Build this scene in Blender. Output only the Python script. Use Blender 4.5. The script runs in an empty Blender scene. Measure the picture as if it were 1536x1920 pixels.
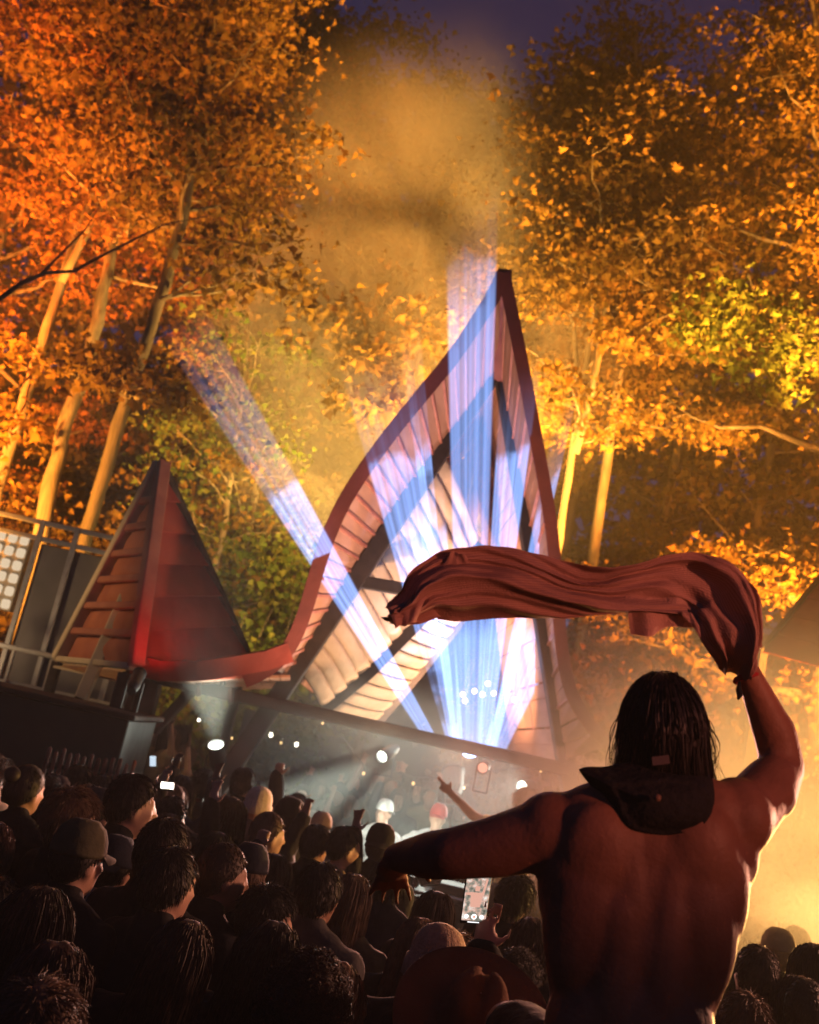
import bpy, bmesh, math, random
import numpy as np
from mathutils import Vector, Matrix, noise as mnoise
random.seed(7); RNG = np.random.default_rng(7)
sc = bpy.context.scene
R = math.radians
# ------------------------------------------------------------------ camera
PITCH, ROLL, FPX = R(11.9), R(12.5), 2000.0
CAM = Vector((0, 0, 2.25))
F_ = Vector((0, math.cos(PITCH), math.sin(PITCH)))
R0 = Vector((1, 0, 0)); U0 = Vector((0, -math.sin(PITCH), math.cos(PITCH)))
RC = R0*math.cos(ROLL) + U0*math.sin(ROLL)
UC = -R0*math.sin(ROLL) + U0*math.cos(ROLL)
cd = bpy.data.cameras.new('camera'); cam = bpy.data.objects.new('camera', cd)
sc.collection.objects.link(cam); sc.camera = cam
cam.matrix_world = Matrix(((RC.x, UC.x, -F_.x, CAM.x), (RC.y, UC.y, -F_.y, CAM.y), (RC.z, UC.z, -F_.z, CAM.z), (0, 0, 0, 1)))
cd.sensor_fit = 'HORIZONTAL'; cd.sensor_width = 24.0; cd.lens = 24.0*FPX/1536
cd.clip_start = 0.05; cd.clip_end = 3000
cd.dof.use_dof = True; cd.dof.focus_distance = 3.2; cd.dof.aperture_fstop = 3.4
# ------------------------------------------------------------------ sky: late dusk
w = bpy.data.worlds.new('World'); sc.world = w; w.use_nodes = True
wn = w.node_tree.nodes; wl = w.node_tree.links
sky = wn.new('ShaderNodeTexSky'); sky.sky_type = 'NISHITA'; sky.sun_disc = False
sky.sun_elevation = R(0.0); sky.sun_rotation = R(180); sky.ozone_density = 5.5
wl.new(sky.outputs[0], wn['Background'].inputs[0]); wn['Background'].inputs[1].default_value = 0.12
# ------------------------------------------------------------------ exposure, sampling
vs = sc.view_settings; vs.view_transform = 'Standard'; vs.look = 'None'; vs.exposure = 0.0; vs.gamma = 1.0
vs.use_curve_mapping = False
cy = sc.cycles
cy.use_denoising = True; cy.denoiser = 'OPENIMAGEDENOISE'
try: cy.denoising_input_passes = 'RGB_ALBEDO_NORMAL'; cy.denoising_prefilter = 'ACCURATE'
except Exception: pass
cy.use_adaptive_sampling = True; cy.adaptive_threshold = 0.025
cy.max_bounces = 4; cy.diffuse_bounces = 2; cy.glossy_bounces = 2; cy.transmission_bounces = 3
cy.volume_bounces = 0; cy.transparent_max_bounces = 24
cy.sample_clamp_indirect = 3.0; cy.sample_clamp_direct = 5.0
cy.volume_step_rate = 3.0; cy.volume_max_steps = 96
cy.caustics_reflective = False; cy.caustics_refractive = False
cy.use_light_tree = True
# ------------------------------------------------------------------ helpers
C = sc.collection
def ray(px, py):
    return (F_*FPX + RC*(px-768) + UC*(960-py)).normalized()
def at(px, py, Y):
    d = ray(px, py); return CAM + d*((Y-CAM.y)/d.y)
def atz(px, py, z):
    d = ray(px, py); return CAM + d*((z-CAM.z)/d.z)
def tag(o, label=None, cat=None, group=None, kind=None):
    if label: o['label'] = label
    if cat: o['category'] = cat
    if group: o['group'] = group
    if kind: o['kind'] = kind
    return o
def empty(name, loc, label=None, cat=None, group=None, rz=0.0):
    o = bpy.data.objects.new(name, None); C.objects.link(o); o.location = loc; o.rotation_euler = (0, 0, rz)
    o.empty_display_size = 0.1
    return tag(o, label, cat, group)
def link(name, me, parent=None, world=True):
    """mesh given in world coordinates; parent is an unrotated/unscaled Empty unless world=False"""
    o = bpy.data.objects.new(name, me); C.objects.link(o)
    if parent is not None:
        o.parent = parent
        if world:
            loc = parent.location.copy(); q = parent.parent
            while q is not None: loc += q.location; q = q.parent
            o.location = -loc
    return o
def mesh(name, verts, faces, mat=None, smooth=False):
    me = bpy.data.meshes.new(name); me.from_pydata([tuple(v) for v in verts], [], faces)
    if mat: me.materials.append(mat)
    if smooth: me.polygons.foreach_set('use_smooth', [True]*len(me.polygons))
    me.update(); return me
def bm_mesh(name, bm, mat=None, smooth=False):
    bmesh.ops.recalc_face_normals(bm, faces=bm.faces)
    me = bpy.data.meshes.new(name); bm.to_mesh(me); bm.free()
    if mat: me.materials.append(mat)
    if smooth: me.polygons.foreach_set('use_smooth', [True]*len(me.polygons))
    return me
def beam_bm(bm, a, b, wx, wy, up=Vector((0, 0, 1)), bev=0.0):
    """box bar from a to b, wx across, wy along the other axis"""
    a = Vector(a); b = Vector(b); d = (b-a).normalized()
    s = d.cross(up)
    if s.length < 1e-4: s = d.cross(Vector((0, 1, 0)))
    s.normalize(); t = s.cross(d).normalized()
    k = []
    for p in (a, b):
        for i, j in ((-1, -1), (1, -1), (1, 1), (-1, 1)):
            k.append(bm.verts.new(p + s*(i*wx/2) + t*(j*wy/2)))
    f = [bm.faces.new(x) for x in ((k[3], k[2], k[1], k[0]), (k[4], k[5], k[6], k[7]), (k[0], k[1], k[5], k[4]), (k[1], k[2], k[6], k[5]), (k[2], k[3], k[7], k[6]), (k[3], k[0], k[4], k[7]))]
    if bev > 0:
        bmesh.ops.bevel(bm, geom=list({e for q in f for e in q.edges}), offset=bev, segments=1, affect='EDGES', profile=0.5)
def beam(name, a, b, wx, wy, mat, parent, up=Vector((0, 0, 1)), bev=0.012):
    bm = bmesh.new(); beam_bm(bm, a, b, wx, wy, up, bev); return link(name, bm_mesh(name, bm, mat), parent)
def box_me(name, lo, hi, mat, bev=0.01):
    bm = bmesh.new(); bmesh.ops.create_cube(bm, size=1)
    for v in bm.verts: v.co = Vector([(lo[i]+hi[i])/2 + v.co[i]*(hi[i]-lo[i]) for i in range(3)])
    if bev: bmesh.ops.bevel(bm, geom=bm.edges[:], offset=bev, segments=1, affect='EDGES', profile=0.5)
    return bm_mesh(name, bm, mat)
def tube_np(pts, rad, n=8, cap=True):
    """verts, faces of a tube along pts with radii"""
    P = np.array([tuple(p) for p in pts], float); m = len(P)
    T = np.gradient(P, axis=0); T /= np.linalg.norm(T, axis=1)[:, None]+1e-9
    ref = np.array([0.31, 0.87, 0.13]); V = []
    for i in range(m):
        s = np.cross(T[i], ref); s /= np.linalg.norm(s)+1e-9; t = np.cross(s, T[i])
        a = np.arange(n)*2*np.pi/n
        V.append(P[i] + rad[i]*(np.cos(a)[:, None]*s + np.sin(a)[:, None]*t))
    V = np.concatenate(V); Fc = []
    for i in range(m-1):
        for j in range(n):
            Fc.append((i*n+j, i*n+(j+1) % n, (i+1)*n+(j+1) % n, (i+1)*n+j))
    if cap: Fc.append(tuple(range(n-1, -1, -1))); Fc.append(tuple((m-1)*n+j for j in range(n)))
    return V, Fc
def tube(name, pts, rad, mat, parent=None, n=8):
    V, Fc = tube_np(pts, rad, n); return link(name, mesh(name, V, Fc, mat, True), parent)
# ------------------------------------------------------------------ materials
def mat(name, col, rough=0.7, col2=None, scale=6.0, bump=0.0, bscale=40.0, spec=0.3, metal=0.0, stretch=(1, 1, 1), detail=4.0):
    m = bpy.data.materials.new(name); m.use_nodes = True; nt = m.node_tree; n = nt.nodes; l = nt.links
    b = n['Principled BSDF']; b.inputs['Base Color'].default_value = (*col, 1); b.inputs['Roughness'].default_value = rough
    b.inputs['Specular IOR Level'].default_value = spec; b.inputs['Metallic'].default_value = metal
    if col2 or bump:
        tc = n.new('ShaderNodeTexCoord'); mp = n.new('ShaderNodeMapping'); mp.inputs['Scale'].default_value = stretch
        l.new(tc.outputs['Object'], mp.inputs[0])
    if col2:
        t = n.new('ShaderNodeTexNoise'); t.inputs['Scale'].default_value = scale; t.inputs['Detail'].default_value = detail
        l.new(mp.outputs[0], t.inputs[0])
        mr = n.new('ShaderNodeMapRange'); mr.inputs[1].default_value = 0.32; mr.inputs[2].default_value = 0.68; l.new(t.outputs[0], mr.inputs[0])
        x = n.new('ShaderNodeMix'); x.data_type = 'RGBA'; x.inputs[6].default_value = (*col, 1); x.inputs[7].default_value = (*col2, 1)
        l.new(mr.outputs[0], x.inputs[0]); l.new(x.outputs[2], b.inputs['Base Color'])
        r2 = n.new('ShaderNodeMapRange'); r2.inputs[3].default_value = max(rough-.12, .05); r2.inputs[4].default_value = min(rough+.12, 1); l.new(t.outputs[0], r2.inputs[0]); l.new(r2.outputs[0], b.inputs['Roughness'])
    if bump:
        t2 = n.new('ShaderNodeTexNoise'); t2.inputs['Scale'].default_value = bscale; t2.inputs['Detail'].default_value = 5; l.new(mp.outputs[0], t2.inputs[0])
        bp = n.new('ShaderNodeBump'); bp.inputs['Strength'].default_value = bump; bp.inputs['Distance'].default_value = 0.02
        l.new(t2.outputs[0], bp.inputs['Height']); l.new(bp.outputs[0], b.inputs['Normal'])
    return m
def emis(name, col, s, sample=False):
    m = bpy.data.materials.new(name); m.use_nodes = True; b = m.node_tree.nodes['Principled BSDF']
    b.inputs['Base Color'].default_value = (0.02, 0.02, 0.02, 1); b.inputs['Emission Color'].default_value = (*col, 1); b.inputs['Emission Strength'].default_value = s
    if not sample:
        try: m.cycles.emission_sampling = 'NONE'
        except Exception: pass
    return m
M = {}
M['ground'] = mat('ground_dirt', (0.09, 0.07, 0.05), 0.95, (0.05, 0.04, 0.03), 2.0, 0.5, 9)
M['hill'] = mat('forest_floor', (0.07, 0.06, 0.03), 0.95, (0.035, 0.04, 0.018), 1.3, 0.6, 4)
M['bark'] = mat('bark', (0.22, 0.18, 0.13), 0.9, (0.12, 0.10, 0.075), 3.0, 0.9, 9, stretch=(4, 4, .6))
M['bark_dark'] = mat('bark_dark', (0.13, 0.10, 0.075), 0.9, (0.07, 0.06, 0.045), 3.0, 0.9, 9, stretch=(4, 4, .6))
M['timber'] = mat('dark_timber', (0.036, 0.024, 0.02), 0.75, (0.02, 0.014, 0.012), 2.5, 0.35, 22, stretch=(3, 3, 3))
M['black'] = mat('black_metal', (0.015, 0.015, 0.017), 0.5, (0.022, 0.021, 0.02), 8)
M['steel'] = mat('pale_metal', (0.42, 0.40, 0.37), 0.5, (0.34, 0.32, 0.3), 10, metal=0.3)
def leaf_mat(name, c0, c1, c2):
    m = bpy.data.materials.new(name); m.use_nodes = True; nt = m.node_tree; n = nt.nodes; l = nt.links
    n.remove(n['Principled BSDF']); out = n['Material Output']
    a = n.new('ShaderNodeAttribute'); a.attribute_name = 'leaf'; a.attribute_type = 'GEOMETRY'
    r = n.new('ShaderNodeValToRGB'); r.color_ramp.elements[0].color = (*c0, 1); r.color_ramp.elements[1].color = (*c2, 1)
    e = r.color_ramp.elements.new(0.55); e.color = (*c1, 1)
    l.new(a.outputs['Fac'], r.inputs[0])
    d = n.new('ShaderNodeBsdfDiffuse'); t = n.new('ShaderNodeBsdfTranslucent'); x = n.new('ShaderNodeMixShader'); x.inputs[0].default_value = 0.38
    l.new(r.outputs[0], d.inputs[0]); l.new(r.outputs[0], t.inputs[0]); l.new(d.outputs[0], x.inputs[1]); l.new(t.outputs[0], x.inputs[2])
    l.new(x.outputs[0], out.inputs[0]); return m
M['leaf'] = leaf_mat('maple_leaf', (0.09, 0.062, 0.015), (0.16, 0.10, 0.024), (0.21, 0.12, 0.032))  # yellow-brown base carries the orange floodlight tint painted onto green leaves
M['leaf_orange_tint'] = leaf_mat('orange_tint_leaf', (0.10, 0.05, 0.015), (0.16, 0.075, 0.02), (0.22, 0.10, 0.025))  # redder copy, the deep orange light tint painted into the leaf colour
M['leaf_dark'] = leaf_mat('shade_painted_leaf', (0.06, 0.05, 0.013), (0.10, 0.075, 0.018), (0.14, 0.085, 0.02))  # darker copy for the forest, shade and depth painted into the colour
M['leaf_green'] = leaf_mat('green_leaf', (0.05, 0.08, 0.018), (0.10, 0.13, 0.03), (0.17, 0.16, 0.04))
# ================================================================== ground, hill
def ground():
    n = 90; xs = np.concatenate([np.linspace(-400, -40, 8), np.linspace(-36, 36, n), np.linspace(40, 400, 8)])
    ys = np.concatenate([np.linspace(-300, -12, 6), np.linspace(-10, 14, 30)])
    V = [(x, y, 0.02*math.sin(x*1.7)*math.cos(y*1.3)) for y in ys for x in xs]
    k = len(xs); Fc = [(j*k+i, j*k+i+1, (j+1)*k+i+1, (j+1)*k+i) for j in range(len(ys)-1) for i in range(k-1)]
    o = link('ground', mesh('ground', V, Fc, M['ground'], True)); tag(o, kind='structure')
def hill_z(x, y):
    t = max(0.0, y-15.5)
    return 0.36*t*(1-0.18*math.tanh((x-1.0)/9)) * (1.0 if t < 40 else 40/t*1.0) + (0.25*math.sin(x*.7+y*.3)+.15*math.sin(y*1.1)) * min(1, t/3)
def hill():
    xs = np.concatenate([np.linspace(-400, -32, 10), np.linspace(-30, 30, 60), np.linspace(32, 400, 10)]); ys = np.concatenate([np.linspace(13.9, 60, 60), np.linspace(65, 300, 12)])
    V = [(x, y, hill_z(x, y)-0.012) for y in ys for x in xs]
    k = len(xs); Fc = [(j*k+i, j*k+i+1, (j+1)*k+i+1, (j+1)*k+i) for j in range(len(ys)-1) for i in range(k-1)]
    o = link('hillside', mesh('hillside', V, Fc, M['hill'], True)); tag(o, kind='structure')
ground(); hill()
# ================================================================== trees
LEAF = np.array([(0, 0, 0), (0.52, 0.22, 0.10), (0.0, 1.05, -0.06), (-0.52, 0.22, 0.10), (0.20, 0.50, 0.0), (-0.20, 0.50, 0.0), (0.46, 0.74, 0.08), (-0.46, 0.74, 0.08)])
LEAF_T = np.array([(0, 1, 4), (0, 4, 2), (0, 2, 5), (0, 5, 3), (0, 6, 4), (0, 5, 7)])
def leaves_mesh(name, P, size, material, rng, droop=0.55, four=True):
    n = len(P)
    d = rng.normal(size=(n, 3)); d[:, 2] -= droop; d /= np.linalg.norm(d, axis=1)[:, None]
    u = rng.normal(size=(n, 3)); u[:, 2] += 1.1; s = np.cross(d, u); s /= np.linalg.norm(s, axis=1)[:, None]+1e-9; nn = np.cross(s, d)
    sz = size*np.clip(rng.lognormal(-.05, .30, n), .45, 1.7)
    L = LEAF if four else LEAF[[0, 1, 2, 3]]; Tt = LEAF_T if four else np.array([(0, 1, 2), (0, 2, 3)])
    V = (P[:, None, :] + sz[:, None, None]*(L[None, :, 0:1]*s[:, None, :] + L[None, :, 1:2]*d[:, None, :] + L[None, :, 2:3]*nn[:, None, :])).reshape(-1, 3)
    Fi = (Tt[None] + (np.arange(n)*len(L))[:, None, None]).reshape(-1)
    me = bpy.data.meshes.new(name); me.vertices.add(len(V)); me.vertices.foreach_set('co', V.ravel())
    nt = len(Fi)//3; me.loops.add(nt*3); me.loops.foreach_set('vertex_index', Fi.astype(np.int32))
    me.polygons.add(nt); me.polygons.foreach_set('loop_start', np.arange(nt, dtype=np.int32)*3); me.polygons.foreach_set('loop_total', np.full(nt, 3, np.int32))
    me.materials.append(material); me.update(calc_edges=True)
    a = me.attributes.new('leaf', 'FLOAT', 'POINT'); a.data.foreach_set('value', np.repeat(rng.uniform(0, 1, n), len(L)).astype(np.float32))
    return me
def wob(p, q, n, amt, rng):
    p = np.array(tuple(p)); q = np.array(tuple(q)); t = np.linspace(0, 1, n)[:, None]; L = np.linalg.norm(q-p)
    o = np.cumsum(rng.normal(size=(n, 3)), 0)*amt*L/n; o -= t*o[-1]; o -= (1-t)*o[0]
    return p*(1-t)+q*t+o
TREES = []
def make_tree(name, label, trunk, r0, r1, crown, nb, ns, nl, lsize, material, bark, group=None, seed=0, forks=(), spread=0.55, four=True, blen=(1.2, 3.0), upward=0.35):
    """trunk: list of world points; crown: start fraction along the trunk; nb limbs, ns sprays per limb, nl leaves per spray"""
    rng = np.random.default_rng(seed); trunk = [Vector(p) for p in trunk]
    root = empty(name, trunk[0], label, 'tree', group)
    P = np.array([tuple(p) for p in trunk]); d = np.concatenate([[0], np.cumsum(np.linalg.norm(np.diff(P, axis=0), axis=1))]); H = d[-1]
    tt = np.linspace(0, H, max(14, int(H*3.2))); cl = np.stack([np.interp(tt, d, P[:, k]) for k in range(3)], 1)
    cl[1:-1] += rng.normal(size=(len(cl)-2, 3))*r0*0.09
    rad = r0+(r1-r0)*(tt/H)**0.9; rad[0] *= 1.25
    V, Fc = tube_np(cl, rad, 14); kn = np.array([mnoise.noise(Vector((v[0]*7, v[1]*7, v[2]*1.6)))*.5+mnoise.noise(Vector((v[0]*2, v[1]*2, v[2]*2.2)))*.5 for v in V]); V = V+(V-np.repeat(cl, 14, axis=0))*(kn*.22)[:, None]; V = list(V); Fc = list(Fc)
    def add(pts, rr, n=5):
        v, f = tube_np(pts, rr, n); b = len(V); V.extend(v); Fc.extend([tuple(i+b for i in q) for q in f])
    axes = [(cl, rad, crown)]
    for fk in forks:
        fp = np.array([tuple(p) for p in fk[0]]); dd = np.linspace(0, 1, 14); k = np.linspace(0, 1, len(fp)); fc = np.stack([np.interp(dd, k, fp[:, j]) for j in range(3)], 1)
        fr = np.linspace(fk[1], fk[2], 14); add(fc, fr, 8); axes.append((fc, fr, fk[3]))
    leafP = []
    for (ax, ar, c0) in axes:
        m = len(ax)
        for b in range(nb):
            f = c0+(1-c0)*((b+rng.uniform(0, 1))/nb); i = min(int(f*(m-1)), m-1); o = ax[i]
            ang = b*2.4+rng.uniform(-.5, .5); up = rng.normal(upward, 0.28)+0.35*(f-c0)
            dr = np.array([math.cos(ang), math.sin(ang), up]); dr /= np.linalg.norm(dr)
            L = rng.uniform(*blen)*(1.15-0.55*(f-c0)/(1.001-c0))
            pts = wob(o, o+dr*L, 6, 0.25, rng); br = max(ar[i]*0.45, 0.015); add(pts, np.linspace(br, 0.008, 6), 5)
            for s in range(max(3, int(ns*.72))):
                g = rng.uniform(0.25, 1.0); k = min(int(g*5), 4); q = pts[k]+(pts[k+1]-pts[k])*(g*5-k)
                a2 = rng.uniform(0, 6.28); sd = np.array([math.cos(a2), math.sin(a2), rng.uniform(-.25, .5)])*rng.uniform(.25, .9)*spread*1.7
                e = q+sd; add(wob(q, e, 4, .3, rng), np.linspace(0.012, 0.004, 4), 3)
                n = int(3.1*nl*rng.uniform(.4, 1.5)); sp_ = spread*rng.uniform(.34, .62); c = rng.normal(size=(n, 3))*np.array([sp_*1.15, sp_*1.15, sp_*.34])
                leafP.append(e+c-np.array([0, 0, 1])*(np.linalg.norm(c[:, :2], axis=1)*.25)[:, None])
    link('trunk', mesh('trunk', V, Fc, bark, True), root)
    if leafP:
        link('crown', leaves_mesh('crown', np.concatenate(leafP), lsize*.70, material, rng, four=four), root)
    TREES.append(root); return root
def up_from(px, py, Y, pix):
    """trunk points through pixels at depth Y, first one dropped to the hill surface"""
    pts = [at(x, y, Y+dy) for (x, y, dy) in pix]; b = pts[0].copy(); n = pts[1]-pts[0]
    b = pts[0]-n.normalized()*0.0
    g = Vector((b.x-n.x/max(n.z, .1)*(b.z-hill_z(b.x, b.y)), b.y, hill_z(b.x, b.y)-.1))
    return [g]+pts
# --- the trees one can tell apart
make_tree('tree', 'slender tree with an orange lit trunk leaning right at the left edge', up_from(0, 0, 17, [(0, 905, 0), (55, 720, 0), (112, 540, 0), (150, 420, .3), (215, 300, .6), (250, 120, 1), (300, -120, 1.5)]), .125, .045, .60, 20, 7, 30, .16, M['leaf'], M['bark'], seed=1, forks=[([at(115, 530, 17), at(180, 400, 17), at(230, 330, 17.3), at(330, 180, 17.6), at(420, -40, 18)], .07, .03, .3)])
make_tree('tree', 'stout tree with a pale lit base beside the bright light wall', up_from(0, 0, 16, [(88, 940, 0), (130, 770, .3), (165, 690, .6), (200, 520, 1), (250, 250, 1.6), (290, -60, 2.4)]), .15, .06, .56, 20, 7, 30, .16, M['leaf_orange_tint'], M['bark'], seed=2)
make_tree('tree', 'tall straight tree with yellow lit foot behind the small red tent', up_from(0, 0, 15, [(163, 1010, 0), (215, 820, 0), (265, 670, 0), (318, 500, 0), (350, 380, .1), (375, 200, .3), (420, -80, .6)]), .125, .06, .62, 22, 7, 28, .15, M['leaf'], M['bark_dark'], seed=3)
make_tree('tree', 'tree of several thin yellow lit stems right of the canopy peak', up_from(0, 0, 16.5, [(1058, 945, 0), (1080, 800, 0), (1108, 640, 0), (1128, 520, 0), (1150, 380, .2), (1160, 160, .4)]), .09, .03, .5, 24, 7, 26, .14, M['leaf'], M['bark'], seed=4, blen=(.9, 2.2),
          forks=[([at(1078, 850, 16.5), at(1105, 760, 16.3), at(1130, 620, 16.2), at(1150, 520, 16.1), at(1190, 420, 16), at(1260, 200, 16)], .075, .03, .5), ([at(1076, 830, 16.6), at(1082, 700, 16.7), at(1075, 600, 16.8), at(1050, 470, 16.9), at(1040, 330, 17)], .05, .02, .45)])
make_tree('tree', 'pale leafy tree fading into golden smoke behind the canopy', up_from(0, 0, 18.5, [(760, 760, 0), (775, 650, 0), (790, 480, .2), (800, 330, .4), (830, 180, .6)]), .10, .03, .35, 22, 7, 26, .15, M['leaf'], M['bark'], seed=5, blen=(1.2, 2.8))
make_tree('tree', 'broad yellow leaved tree filling the upper right corner', up_from(0, 0, 15, [(1560, 900, 0), (1570, 700, 0), (1560, 450, .3), (1540, 200, .8), (1530, 20, 1.2), (1520, -150, 1.5)]), .22, .06, .2, 34, 8, 32, .14, M['leaf'], M['bark_dark'], seed=6, blen=(1.6, 3.6), upward=.15)
make_tree('tree', 'bright crowned tree against the blue gap of sky', up_from(0, 0, 19, [(1150, 780, 0), (1180, 560, 0), (1200, 350, .2), (1200, 200, .4), (1190, 60, .6)]), .13, .04, .45, 26, 8, 30, .15, M['leaf'], M['bark'], seed=7, blen=(1.2, 2.8))
make_tree('tree', 'slim sapling behind the small red tent', up_from(0, 0, 17.5, [(405, 1060, 0), (425, 960, 0), (445, 800, 0), (470, 600, .2)]), .08, .03, .35, 20, 6, 22, .13, M['leaf_green'], M['bark'], seed=8, blen=(.8, 2.0))
make_tree('tree', 'slim sapling between the small tent and the big canopy', up_from(0, 0, 18.5, [(445, 1080, 0), (470, 980, 0), (500, 800, 0), (560, 560, .2), (600, 380, .3)]), .09, .03, .3, 22, 6, 24, .14, M['leaf'], M['bark'], seed=9, blen=(.9, 2.4))
make_tree('tree', 'rust coloured tree filling the upper left corner', up_from(0, 0, 20, [(-60, 800, 0), (-30, 560, 0), (40, 300, .3), (90, 80, .6), (130, -140, .8)]), .2, .06, .3, 30, 8, 30, .16, M['leaf_orange_tint'], M['bark_dark'], seed=10, blen=(1.8, 3.6))
make_tree('tree', 'tall dark tree left of the blue gap of sky', up_from(0, 0, 22, [(430, 800, 0), (450, 560, 0), (490, 300, .3), (530, 120, .6), (570, -60, .8)]), .18, .05, .35, 26, 8, 26, .17, M['leaf_orange_tint'], M['bark_dark'], seed=11, blen=(1.6, 3.2))
# --- forest on the slope behind
FOREST = [('leafy forest tree behind the left trunks', 120, 24, 780, -160, 'leaf'), ('rusty forest tree above the small tent', 330, 25, 800, -40, 'leaf_orange_tint'), ('forest tree half lost in smoke left of the canopy', 560, 24, 800, 60, 'leaf'),
          ('forest tree behind the canopy peak', 740, 25, 760, 210, 'leaf'), ('forest tree just right of the canopy peak', 930, 25, 800, 190, 'leaf_orange_tint'), ('forest tree above the right wing of the canopy', 1090, 24, 860, 260, 'leaf'),
          ('dim forest tree in the right middle distance', 1260, 24, 900, 120, 'leaf_orange_tint'), ('orange forest tree near the right edge', 1420, 23, 980, 130, 'leaf'), ('forest tree cut by the right edge', 1600, 25, 1000, -60, 'leaf_orange_tint')]
for i, (lb, px, Y, y0, y1, lm) in enumerate(FOREST):
    b = at(px, y0, Y); ln = (y0-y1)*0.19
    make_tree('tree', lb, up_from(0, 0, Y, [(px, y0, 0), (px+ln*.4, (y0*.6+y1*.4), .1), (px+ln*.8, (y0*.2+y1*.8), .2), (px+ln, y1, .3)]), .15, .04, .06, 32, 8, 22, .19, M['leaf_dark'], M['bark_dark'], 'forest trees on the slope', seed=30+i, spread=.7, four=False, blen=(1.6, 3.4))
# --- shrubs of the understorey
def make_shrub(label, px, py, Y, rw, rh, n, lm, seed, size=.13):
    rng = np.random.default_rng(seed); c = at(px, py, Y); g = hill_z(c.x, c.y); c = Vector((c.x, c.y, g)); H = rh
    root = empty('shrub', c, label, 'shrub', 'understorey shrubs')
    V, Fc, LP = [], [], []
    for s in range(9):
        a = rng.uniform(0, 6.28); e = np.array(tuple(c))+np.array([math.cos(a)*rw*rng.uniform(.2, .9), math.sin(a)*rw*.6, H*rng.uniform(.6, 1)])
        p = wob(c, e, 6, .2, rng); v, f = tube_np(p, np.linspace(.03, .006, 6), 5); b = len(V); V.extend(v); Fc.extend([tuple(i+b for i in q) for q in f])
        for k in range(7):
            q = p[rng.integers(2, 6)]+rng.normal(size=3)*np.array([rw*.35, rw*.3, H*.18]); m = int(n/63)
            LP.append(q+rng.normal(size=(m, 3))*np.array([.38, .38, .16]))
    link('stem', mesh('stem', V, Fc, M['bark_dark'], True), root)
    P = np.concatenate(LP); P[:, 2] = np.maximum(P[:, 2], g+.05)
    link('foliage', leaves_mesh('foliage', P, size, M[lm], rng), root)
SH = [('orange lit shrub right of the canopy wing', 1130, 1150, 15.5, 1.2, 3.2, 'leaf'), ('dense shrub behind the flying cloth', 1260, 1150, 16.5, 1.5, 3.6, 'leaf_orange_tint'), ('rusty shrub above the raised hand', 1400, 1150, 16, 1.5, 4.0, 'leaf'),
      ('shrub at the right edge over the far tent', 1530, 1080, 15.5, 1.4, 4.4, 'leaf_orange_tint'), ('low shrub hanging beside the right canopy leg', 1110, 1290, 14.2, .7, 2.6, 'leaf'), ('shrub behind the small tent ridge', 330, 1080, 17, 1.5, 3.4, 'leaf'),
      ('shrub below the slanted blue beam', 480, 1100, 16.5, 1.4, 3.6, 'leaf_green'), ('shrub behind the railing on the left', 160, 1000, 18, 1.6, 3.6, 'leaf'), ('shrub left of the canopy flank', 570, 1020, 17.5, 1.5, 3.8, 'leaf_green'), ('shrub above the light wall', 20, 930, 19.5, 1.8, 3.4, 'leaf_orange_tint'), ('tall shrub on the slope right of the yellow stems', 1220, 980, 18.5, 1.8, 4.4, 'leaf_orange_tint')]
for i, (lb, px, py, Y, rw, rh, lm) in enumerate(SH): make_shrub(lb, px, py, Y, rw, rh, 4500, lm, 60+i, .105)
# bare twig crossing the upper left
tw = empty('bare_branch', at(-20, 575, 12), 'thin bare dark branch reaching in from the left edge', 'branch')
tube('twig', [at(-20, 575, 12), at(40, 530, 12), at(85, 512, 12), at(140, 508, 12), at(190, 480, 12.1), at(250, 450, 12.2), at(310, 420, 12.3), at(390, 405, 12.4)], np.linspace(.035, .006, 8), M['bark_dark'], tw, 6)
tube('twig', [at(78, 513, 12), at(120, 470, 12), at(160, 430, 12.1), at(185, 390, 12.1)], np.linspace(.02, .005, 4), M['bark_dark'], tw, 5)

# --- boughs that hang in front, each with its own leaf clumps
def add_bough(root, start, clumps, n, size, lm, seed, sp=.22):
    rng = np.random.default_rng(seed); V, Fc, LP = [], [], []
    for c in clumps:
        e = np3_(at(*c)); p = wob(start, e, 7, .12, rng); v, f = tube_np(p, np.linspace(.028, .006, 7), 5); b = len(V); V.extend(v); Fc.extend([tuple(i+b for i in q) for q in f])
        for k in range(4):
            q = e+rng.normal(size=3)*np.array([.28, .2, .16]); LP.append(q+rng.normal(size=(int(n/4), 3))*np.array([sp, sp, sp*.5]))
    b = link('bough', mesh('bough', V, Fc, M['bark'], True), root); link('bough_leaves', leaves_mesh('bough_leaves', np.concatenate(LP), size, M[lm], rng), root)
def np3_(v): return np.array(tuple(v), float)
add_bough(TREES[4], at(790, 480, 17.8), [(580, 600, 16.3), (640, 615, 16.3), (690, 600, 16.2), (680, 660, 16.2), (720, 700, 16.2), (700, 760, 16.2), (740, 780, 16.2), (790, 650, 16.4), (830, 610, 16.4), (760, 590, 16.4)], 130, .15, 'leaf', 91)
add_bough(TREES[2], at(240, 745, 14.9), [(130, 700, 14.4), (180, 690, 14.3), (230, 705, 14.3), (290, 715, 14.2), (340, 735, 14.2), (360, 755, 14.2)], 120, .13, 'leaf', 92)
add_bough(TREES[2], at(300, 560, 14.9), [(420, 530, 14.6), (470, 510, 14.6), (520, 520, 14.6), (400, 500, 14.6)], 100, .13, 'leaf', 93)
add_bough(TREES[0], at(60, 700, 16.8), [(20, 660, 15.8), (50, 690, 15.8), (10, 760, 15.8), (30, 790, 15.8)], 90, .135, 'leaf', 94)
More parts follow.
